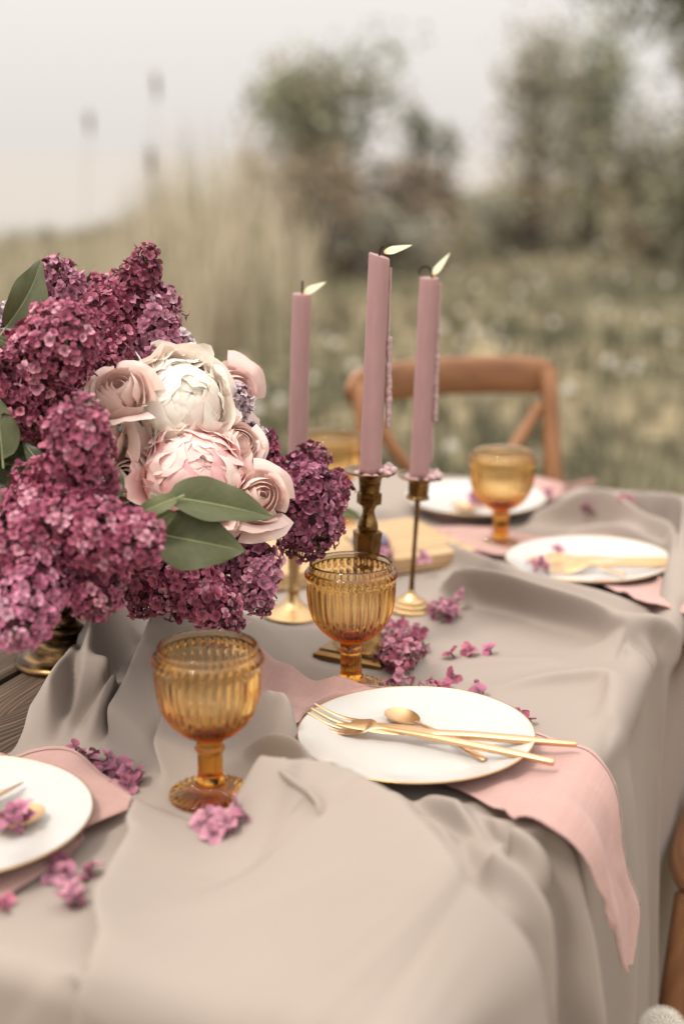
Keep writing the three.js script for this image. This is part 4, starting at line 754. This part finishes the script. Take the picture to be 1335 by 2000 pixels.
lilac('magenta lilac spray drooping over the brass bowl at the left', [195, 1205, 1.24], [150, 1030, 1.28], 150, 'magenta', { tip: .5 });
lilac('magenta lilac spray hanging down towards the rim of the nearest goblet', [468, 1225, 1.34], [300, 1090, 1.37], 120, 'magenta', { tip: .5 });
lilac('dark wine lilac spray in the shade above the folds of the cloth', [290, 1200, 1.36], [280, 1050, 1.4], 120, 'wine', { tip: .6, bud: 1 });
lilac('purple mauve lilac spray hanging beside the middle goblet', [510, 1195, 1.37], [490, 1070, 1.4], 92, 'mauve', { tip: .5, size: 1.1, bud: 1 });
lilac('magenta purple lilac spray filling the bottom middle of the bouquet', [420, 1165, 1.38], [430, 1030, 1.42], 110, 'mauve', { tip: .6, bud: 1 });
lilac('dark plum lilac spray at the right, pointing up to the shortest candle', [622, 868, 1.5], [560, 1010, 1.47], 96, 'plum', { tip: .5, narrow: true });
lilac('dark plum lilac spray at the right side touching the square footed candlestick', [672, 925, 1.5], [600, 1030, 1.48], 88, 'wine', { tip: .5, narrow: true });
lilac('broad plum lilac spray at the lower right of the bouquet beside the brass stems', [625, 1085, 1.45], [560, 930, 1.46], 150, 'plum', { tip: .55, narrow: true, bud: 1 });
lilac('small plum lilac spray with a thin wine red tip above the right rose', [522, 836, 1.47], [520, 960, 1.47], 62, 'wine', { tip: .35, narrow: true });
lilac('pale lavender lilac spray at the far left behind the broad leaf', [18, 590, 1.5], [40, 690, 1.5], 120, 'pale', { tip: .7, bud: 1 });
lilac('pale pink lilac tip peeking out right of the dark sprays above the peony', [366, 652, 1.52], [310, 720, 1.5], 64, 'pale', { tip: .5 });
lilac('small pale lavender lilac spray between the back rose and the white peony', [468, 755, 1.43], [452, 815, 1.46], 56, 'pale', { tip: .6, bud: 1, size: .9 });
lilac('small pale lavender lilac spray right of the small rose, above the plum sprays', [500, 830, 1.45], [475, 900, 1.47], 60, 'pale', { tip: .6, bud: 1, size: .9 });

// roses and peonies: every petal a part
function petal({ L, W, a0, a1, y0 = 0, r0 = 0, phi, curl = 0, round = .2, ruf = 0, jag = 0, flatn = 1, point = 0, seed = 1, col, pinch = 0 }) {
  const nv = 9, nu = 10, S = 24, pr = [[r0, y0]], R = rng(seed), p1 = R() * 9, p2 = R() * 9;
  for (let i = 1; i <= S; i++) { const b = i / S, an = lerp(a0, a1, 1 - (1 - b) ** 1.6) + curl * sstep(.68, 1, b); pr.push([pr[i - 1][0] + Math.sin(an) * L / S, pr[i - 1][1] + Math.cos(an) * L / S]); }
  const g = sheet(nu, nv, (a, b) => {
    const q = 2 * a - 1, e = Math.abs(q), bb = clamp(b * (1 - round * e ** 2.4 * (1 - point) - point * .35 * e + jag * fbm(q * 5 + p1, p2, 0, 2)), 0, 1), f = bb * S, i = Math.min(S - 1, f | 0), r = lerp(pr[i][0], pr[i + 1][0], f - i), y = lerp(pr[i][1], pr[i + 1][1], f - i);
    const w = W * (.3 + .7 * Math.sin(Math.min(1, b * 1.25) * Math.PI / 2)), Rc = Math.max(r * flatn, W * .55), t = clamp(q * w / Rc, -2.6, 2.6), ru = ruf * b * b * Math.sin(q * 7 + p1) + ruf * .7 * b * fbm(q * 2.5 + p2, b * 3, p1, 2) * 2;
    const x = Rc * Math.sin(t), z = r - Rc * (1 - Math.cos(t)) + ru + pinch * e ** 3 * b * L;
    return [x, y + ru * .6, z];
  }, (a, b) => col(Math.abs(2 * a - 1), b), (a, b) => [a, b]);
  g.rotateY(phi); return g;
}
// a petal that wraps round an egg shaped bloom, from its underside to the angle te from the axis
function shell({ rho, te, half, phi, flare = .1, ruf = .04, jag = .1, round = .3, point = 0, sy = .9, y0 = 0, ts = 2.3, seed = 1, lip = 0, col }) {
  const R = rng(seed * 7 + 1), p1 = R() * 20, p2 = R() * 20, sk = (R() - .5) * .3;
  const g = sheet(12, 12, (a, b) => {
    const q = 2 * a - 1, e = Math.abs(q), end = te + round * (1 - point) * e ** 2.6 + point * .55 * e + jag * fbm(q * 4.5 + p1, p2, 1, 2) + sk * q * .3, th = lerp(ts, end, b), wd = half * (.45 + .55 * Math.sin(Math.min(1, b * 1.15) * Math.PI / 2)) * (1 - .1 * b), st = Math.sin(th);
    const az = phi + q * wd / Math.max(st, .42) + sk * b, l = sstep(.72, 1, b);
    const r = rho * (1 + flare * b ** 3 + ruf * b * b * (Math.sin(q * 5 + p1) * .5 + 1.6 * fbm(q * 2.2 + p2, b * 2.2, p1, 2)) + .03 * q * q + lip * l * l), y = rho * sy * Math.cos(th) * (1 + ruf * .6 * fbm(q * 3 + p1, b * 2, 5, 2)) - lip * rho * .55 * l ** 3 + y0;
    return [r * st * Math.sin(az), y, r * st * Math.cos(az)];
  }, (a, b) => col(Math.abs(2 * a - 1), b), (a, b) => [a, b]);
  return g;
}
function face(t, p, dir, spin = 0) { t.position.copy(p); t.quaternion.setFromUnitVectors(up, dir.normalize()).multiply(new THREE.Quaternion().setFromAxisAngle(up, spin)); }
const facing = (p, r, u, k = 1) => camera.position.clone().sub(p).normalize().multiplyScalar(k).add(V3(r, u, 0)).normalize();
const veinTex = tex(128, 128, (u, v) => { const q = .5 + .28 * fbm((u - .5) * 22 / (.4 + v), v * 3, 4, 3); return [q, q, q]; }, false);
function rose(label, px, rpx, dir, c, o = {}) {
  const p = at(...px), Rr = rpx / FPX * px[2], t = thing('rose', label, 'rose'); face(t, p, facing(p, ...dir), o.spin ?? 0);
  const m = petalMat('rose_petal', rgb(...c), { bumpMap: veinTex, bumpScale: .0001, transmission: .25 }), R = rng(px[0] * 7 + px[1]), n = o.n ?? 20;
  for (let i = 0; i < n; i++) {
    const k = i / (n - 1), op = o.open ?? .6, out = k > .62;
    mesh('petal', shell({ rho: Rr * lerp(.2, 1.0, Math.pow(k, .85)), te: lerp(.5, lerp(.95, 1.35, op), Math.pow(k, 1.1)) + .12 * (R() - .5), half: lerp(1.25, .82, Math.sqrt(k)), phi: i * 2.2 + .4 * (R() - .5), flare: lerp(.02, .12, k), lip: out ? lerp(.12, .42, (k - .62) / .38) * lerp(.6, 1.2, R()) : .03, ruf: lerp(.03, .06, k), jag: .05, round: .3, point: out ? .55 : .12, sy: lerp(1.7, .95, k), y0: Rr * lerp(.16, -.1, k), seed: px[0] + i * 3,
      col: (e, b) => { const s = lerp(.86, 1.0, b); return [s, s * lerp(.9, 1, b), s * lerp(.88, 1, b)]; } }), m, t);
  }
  mesh('calyx', turned([[0, -Rr * .62], [Rr * .16, -Rr * .58], [Rr * .2, -Rr * .45], [Rr * .1, -Rr * .36], [0, -Rr * .36]], 12), stemMat, t);
  const inv = t.quaternion.clone().invert(), root = bowlTop.clone().sub(p).applyQuaternion(inv); mesh('stem', tube([V3(0, -Rr * .55, 0), V3(0, -Rr * 1.5, 0), root], .002, 7), stemMat, t);
  return t;
}
function peony(label, px, rpx, dir, cols, o = {}) {
  const p = at(...px), Rr = rpx / FPX * px[2], t = thing('peony', label, 'peony'); face(t, p, facing(p, ...dir), o.spin ?? 0);
  const mats = cols.map((c) => petalMat('peony_petal', rgb(...c), { bumpMap: veinTex, bumpScale: .0001, transmission: .28 })), R = rng(px[0] * 3 + px[1]), n = o.n ?? 70;
  const edge = o.edge ?? [1, 1, 1];
  for (let i = 0; i < n; i++) {
    const k = i / (n - 1), jit = R() - .5, s = lerp(.5, 1, Math.sqrt(k));
    const guard = k > .9;
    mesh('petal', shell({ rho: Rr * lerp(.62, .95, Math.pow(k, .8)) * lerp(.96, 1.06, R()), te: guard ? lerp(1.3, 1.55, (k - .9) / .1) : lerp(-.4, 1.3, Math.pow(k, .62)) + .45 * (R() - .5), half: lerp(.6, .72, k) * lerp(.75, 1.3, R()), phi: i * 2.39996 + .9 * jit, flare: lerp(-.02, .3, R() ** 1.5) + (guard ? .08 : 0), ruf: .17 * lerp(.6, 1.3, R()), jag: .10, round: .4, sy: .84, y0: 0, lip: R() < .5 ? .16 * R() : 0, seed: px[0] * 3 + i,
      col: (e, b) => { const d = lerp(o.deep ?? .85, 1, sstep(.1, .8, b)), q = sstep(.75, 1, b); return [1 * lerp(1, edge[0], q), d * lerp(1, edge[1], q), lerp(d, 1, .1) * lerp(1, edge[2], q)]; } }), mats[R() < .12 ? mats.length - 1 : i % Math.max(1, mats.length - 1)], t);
  }
  const inv = t.quaternion.clone().invert(), root = bowlTop.clone().sub(p).applyQuaternion(inv); mesh('stem', tube([V3(0, -Rr * .45, 0), V3(0, -Rr * 1.4, 0), root], .0028, 7), stemMat, t);
  return t;
}
peony('creamy white peony, the palest and uppermost large bloom of the bouquet', [352, 786, 1.385], 98, [.5, .42], [[.96, .90, .82], [.95, .88, .79], [.95, .83, .76]], { deep: .9, spin: .4 });
peony('blush pink peony below the white one, above the big green leaves', [380, 932, 1.365], 106, [.42, .45], [[.93, .67, .63], [.92, .60, .575], [.94, .72, .675], [.82, .44, .45]], { deep: .82, edge: [1.03, 1.12, 1.1], spin: 1.7 });
const DUST = [.88, .69, .63], PEACH = [.89, .70, .61];
rose('dusty pink rose left of the white peony, under the dark lilac', [236, 768, 1.335], 62, [-.15, .75], DUST, { spin: .6 });
rose('peach pink rose at the left, tucked behind the tall magenta lilac', [186, 855, 1.36], 68, [-.4, .35], PEACH, { spin: 2 });
rose('dusty rose with tight centre left of the pink peony', [255, 930, 1.37], 58, [-.35, .1], DUST, { spin: 1 });
rose('dusty pink rose at the right of the bouquet, above the point of the leaf', [505, 972, 1.37], 60, [.35, .25], [.87, .67, .61], { spin: 3, open: .8 });
rose('small dusty rose between the two peonies at the right', [464, 868, 1.40], 46, [.4, .3], [.86, .66, .60], { spin: 4 });
rose('dusty pink rose at the back right behind the white peony', [448, 768, 1.47], 60, [.45, .15], [.87, .665, .62], { spin: 5, open: .9 });
rose('shaded beige pink rose deep between the left rose and the peonies', [292, 872, 1.42], 48, [-.1, .1], [.84, .68, .60], { spin: 2.4 });
rose('drooping dusty rose under the leaf point at the lower right', [492, 1028, 1.4], 36, [.4, -.5], [.86, .65, .59], { spin: 1, n: 16, open: 1 });

// lilac leaves: heart shaped, folded along the midrib
const leafTex = tex(256, 256, (u, v) => {
  const x = Math.abs(u - .5) * 2, mid = Math.exp(-((x / .035) ** 2)), side = Math.pow(Math.max(0, Math.cos((v * 9 - x * 2.1) * 2 * Math.PI)), 26) * sstep(1, .1, x), q = 1 + .25 * tiled(u, v, 9, 4, 3) + .08 * tiled(u, v, 50, 4, 2), l = .38 * mid + .13 * side;
  return [(.32 * q + .27 * l), (.338 * q + .27 * l), (.20 * q + .17 * l)];
});
const leafMat = std('lilac_leaf', { map: leafTex, bumpMap: leafTex, bumpScale: .0008, roughness: .58, transmission: .12 });
const leafPale = std('lilac_leaf_underside', { map: leafTex, color: rgb(1.6, 1.6, 1.75), bumpMap: leafTex, bumpScale: .0006, roughness: .65, transmission: .15 });
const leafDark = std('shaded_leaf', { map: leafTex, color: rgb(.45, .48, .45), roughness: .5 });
// base and tip as [px, py, depth]; face: which way the upper side looks; w: half width over length
function leaf(label, base, tip, w, fc, o = {}) {
  const A = at(...base), B = at(...tip), L = A.distanceTo(B), ax = B.clone().sub(A).normalize(), t = thing('lilac_leaf', label, 'leaf', A);
  const n = camera.position.clone().sub(A).normalize().add(V3(...fc)); const sd = ax.clone().cross(n).normalize(), nr = sd.clone().cross(ax).normalize();
  t.quaternion.setFromRotationMatrix(new THREE.Matrix4().makeBasis(sd, ax, nr)); const fold = o.fold ?? .35, cup = o.bend ?? .1;
  const sh = (b) => w * Math.pow(Math.sin(Math.PI * Math.pow(b, .62)), .82) * (1 - .12 * b);
  const half = (s, d) => sheet(7, 22, (a, b) => { const W = L * sh(b), x = a * W, back = b < .2 ? -.10 * L * a * (1 - b / .2) : 0; return [s * x * Math.cos(fold), L * b + back, x * Math.sin(fold) * (1 - .45 * a) - cup * L * (b - .2) ** 2 * 2.2 + (o.wave ?? .02) * L * Math.sin(b * 13 + s) * a * a + d]; }, null, (a, b) => [.5 + s * a * .5, b]);
  mesh('blade', mergeGeometries([half(1, 0), half(-1, 0)]), o.mat ?? leafMat, t);
  const rib = []; for (let i = 0; i <= 8; i++) { const b = i / 8 * .97; rib.push(V3(0, L * b, -cup * L * (b - .2) ** 2 * 2.2 - .0004)); }
  mesh('midrib', tube([V3(0, -(o.stalk ?? .25) * L, -.12 * L * (o.stalk ?? .25)), ...rib], [.0013, .0004], 6), std('leaf_rib', { color: rgb(.24, .27, .13) }), t); return t;
}
leaf('large green leaf at the front centre with its point reaching over the right rose', [345, 972, 1.27], [540, 1004, 1.29], .30, [-.1, .75], { fold: .55, bend: .05 });
leaf('broad dark green leaf below the long one, pointing right at the front centre', [318, 1045, 1.275], [478, 1074, 1.27], .40, [.15, .15], { fold: .18, bend: .06 });
leaf('small pale green leaf left of the two big front leaves, seen from its underside', [338, 975, 1.26], [248, 1010, 1.25], .22, [0, .5], { fold: .3, mat: leafPale });
leaf('short grey green leaf curled below the pale small one', [300, 1020, 1.262], [345, 1000, 1.262], .42, [.2, .2], { fold: .3, mat: leafPale });
leaf('broad upright leaf at the upper left edge in front of the pale lavender lilac', [22, 628, 1.33], [104, 502, 1.36], .30, [.5, -.1], { fold: .5, bend: .2, stalk: .5 });
leaf('upright green leaf cut by the left edge halfway up the bouquet', [5, 885, 1.3], [-8, 765, 1.3], .34, [.2, 0], { fold: .3, mat: leafMat });
leaf('narrow green leaf between the tall magenta lilac and the tight rose', [222, 968, 1.27], [228, 898, 1.28], .30, [.3, 0], { fold: .4 });
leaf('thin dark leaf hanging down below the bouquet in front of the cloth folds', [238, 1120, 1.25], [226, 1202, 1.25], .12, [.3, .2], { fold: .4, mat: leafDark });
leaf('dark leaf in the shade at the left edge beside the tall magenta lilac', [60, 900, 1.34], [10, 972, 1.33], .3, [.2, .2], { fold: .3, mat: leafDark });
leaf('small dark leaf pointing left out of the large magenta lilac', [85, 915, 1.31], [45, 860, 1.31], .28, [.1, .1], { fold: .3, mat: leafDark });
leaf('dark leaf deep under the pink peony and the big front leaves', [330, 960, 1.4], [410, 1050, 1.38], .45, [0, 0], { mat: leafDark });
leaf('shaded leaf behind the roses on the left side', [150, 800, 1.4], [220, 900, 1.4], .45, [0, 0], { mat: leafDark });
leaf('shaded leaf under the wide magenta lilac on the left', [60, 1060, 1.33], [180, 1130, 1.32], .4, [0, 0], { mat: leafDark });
leaf('small leaf among the upper lilac at the left edge', [40, 690, 1.34], [-10, 655, 1.33], .3, [.1, .2], {});
leaf('pale green leaf lying behind the square footed candlestick near the plum', [668, 1000, 1.75], [708, 1012, 1.75], .3, [0, .5], { mat: leafPale });
{ // leafy filling in the heart of the bouquet
  const R = rng(91), gs = [], c = at(235, 900, 1.47), Q = new THREE.Quaternion();
  for (let i = 0; i < 130; i++) { const d = V3(R() - .5, R() - .5, R() - .5).normalize(), g = sheet(2, 5, (a, b) => [(2 * a - 1) * .016 * Math.sin(Math.PI * b ** .7), .055 * b, .006 * Math.abs(2 * a - 1) - .01 * b * b]); Q.setFromUnitVectors(up, d.clone().add(V3(R() - .5, R() - .5, R() - .5)).normalize()); g.applyQuaternion(Q); gs.push(move(g, c.x + d.x * .085, c.y + d.y * .075 - .01, c.z + d.z * .06)); }
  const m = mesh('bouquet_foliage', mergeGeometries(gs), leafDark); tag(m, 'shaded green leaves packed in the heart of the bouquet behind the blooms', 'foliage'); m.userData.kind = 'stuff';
}
// ---------------------------------------------------------------- florets that have dropped on the cloth
const looseMats = { m: palMats.magenta, o: palMats.mauve, w: palMats.wine, c: palMats.orchid };
let LR = rng(321);
function loose(label, spots, pal, o = {}) { // one floret, or a little broken sprig of several
  const single = spots.length === 1, mats = looseMats[pal], pt = (x, y, h) => { const q = onLevel(x, y, YC + (o.h ?? 0) + h); if (!o.h) q.y = clothY(q) + h; return q; };
  const p0 = pt(spots[0][0], spots[0][1], .003), t = thing(single ? 'lilac_floret' : 'lilac_sprig', label, single ? 'floret' : 'lilac sprig', p0);
  const ends = [];
  for (const [x, y, h = .004, sz = 1] of spots) {
    const p = pt(x, y, h), n = V3((LR() - .5) * 1.6, .75 + LR() * .4, .25 + (LR() - .5) * 1.2).normalize(), bud = LR() < (o.bud ?? .12), m = mesh('floret', bud ? buds[0] : [...openF, ...narrowF][LR() * 9 | 0], mats[LR() * 3 | 0], t);
    m.position.copy(p).sub(p0); m.quaternion.setFromUnitVectors(up, n).multiply(new THREE.Quaternion().setFromAxisAngle(up, LR() * 6.28)); m.scale.setScalar(sz * (o.size ?? 1.55) * lerp(.85, 1.15, LR())); ends.push(m.position.clone().addScaledVector(n, -.007));
  }
  if (!single) { const st = []; for (let i = 1; i < ends.length; i++) st.push(tube([ends[i - 1], ends[i]], [.0008, .0007], 5)); mesh('stalk', mergeGeometries(st), stemMat, t); }
  return t;
}
function clump(label, cx, cy, wx, wy, n, hmax, pal, o) { const s = []; for (let i = 0; i < n; i++) { const a = i * 2.4, r = Math.sqrt((i + .5) / n); s.push([cx + wx * r * Math.cos(a), cy + wy * r * Math.sin(a), .004 + hmax * (1 - r * r)]); } return loose(label, s, pal, o); }
clump('thick lilac sprig lying by the foot of the middle goblet', 778, 1262, 54, 48, 64, .026, 'm', { size: 1.0, bud: .2 });
loose('long lilac sprig with bare stalk lying just behind the middle plate', [[742, 1338], [760, 1330, .008], [778, 1322, .012], [792, 1308, .016], [800, 1326, .010], [775, 1345], [822, 1338, .006], [838, 1330, .010], [852, 1342, .006], [842, 1350], [868, 1340]], 'm', { size: 1.0 });
clump('blurred mauve lilac sprig beside the foot of the slender candlestick', 866, 1190, 34, 16, 16, .014, 'o', { size: 1.05 });
clump('pile of lilac florets on the cloth against the foot of the nearest goblet', 428, 1634, 54, 18, 9, .002, 'o', { size: 1.3, bud: .05 });
loose('lilac sprig of several florets right of the folded napkin at the left', [[160, 1470, .01], [172, 1482, .006], [150, 1462, .006], [212, 1478, .008], [205, 1500, .004], [192, 1510], [232, 1498, .008], [248, 1508, .012], [262, 1512, .01], [240, 1530, .006], [252, 1540], [232, 1548], [270, 1526, .004]], 'o', { size: 1.5, bud: .05 });
clump('lilac florets in a heap at the lower left under the pink napkin', 118, 1700, 28, 16, 4, .004, 'o', { size: 1.5 });
loose('two lilac florets on the cloth beside the lower fold at the left', [[176, 1702, .006], [166, 1716, .004]], 'o', { size: 1.5 });
clump('mauve lilac florets lowest at the left, below the other heap', 146, 1750, 24, 18, 4, .005, 'o', { size: 1.5 });
loose('single lilac floret cut by the left edge below the napkin', [[10, 1768]], 'm', { size: 1.3 });
loose('small upright floret on the cloth, leftmost of three right of the thick sprig', [[880, 1279, .006]], 'm');
loose('dark red floret in the middle of three right of the thick sprig', [[915, 1274, .006]], 'w');
loose('pale pink floret, rightmost of three right of the thick sprig', [[956, 1275, .005]], 'c');
loose('pink floret lying behind the middle plate, left of two smaller ones', [[884, 1324, .005]], 'm');
loose('tiny floret on the cloth crease behind the middle plate', [[930, 1334, .003, .7]], 'o');
loose('violet floret at the back edge of the middle plate', [[937, 1357, .006]], 'o');
loose('two tone lilac floret leaning on the right rim of the middle plate', [[1015, 1392, .012], [1024, 1406, .005]], 'w');
clump('florets on the wooden board left of the slender candlestick', 742, 1078, 26, 22, 12, .010, 'o', { h: .0245, size: 1.0 });
loose('star shaped floret alone on the wooden board right of the slender candlestick', [[826, 1088, .005]], 'o', { h: .0245 });
loose('bright magenta florets on the fold beside the corner of the board', [[928, 1112, .006], [944, 1118, .006], [955, 1122]], 'w', { size: 1.1 });
loose('red floret on the fold in front of the right hand plate', [[1024, 1138, .006], [1030, 1142, .004]], 'w');
loose('tiny floret on the big roll of cloth behind the middle plate', [[972, 1180, .004]], 'm');
loose('dark lilac floret on the spread pink napkin behind the board', [[886, 1056, .006], [892, 1064, .004]], 'w');
loose('small red floret at the far side of the spread pink napkin', [[921, 1044, .006]], 'w');
loose('florets on the far plate in front of the side goblet', [[930, 975, .004], [940, 980, .006], [920, 986, .004]], 'o', { h: .017 });
loose('purple floret on the pink roll of the far napkin', [[1070, 960, .03]], 'o');
loose('mauve floret on the spoon of the right hand plate', [[1090, 1074, .006]], 'o', { h: .018 });
loose('lilac florets on the near rim of the right hand plate', [[1046, 1098, .006], [1056, 1102, .006], [1066, 1106, .005]], 'o', { h: .020 });
loose('red floret in the shade of the bunched cloth behind the right hand plate', [[1220, 1046, .006]], 'w');
loose('purple floret on the cloth between the goblet and the right hand plate', [[1144, 1036, .004]], 'o');
loose('lilac florets lying in the gold spoon at the left edge', [[8, 1592, .012], [28, 1586, .014], [44, 1578, .014], [20, 1606, .010], [52, 1592, .010], [34, 1604, .008]], 'o', { h: .016, size: 1.45, bud: .05 });

scene.traverse((o) => { if (o.isMesh) { o.castShadow = o.receiveShadow = true; } });
renderer.render(scene, camera);
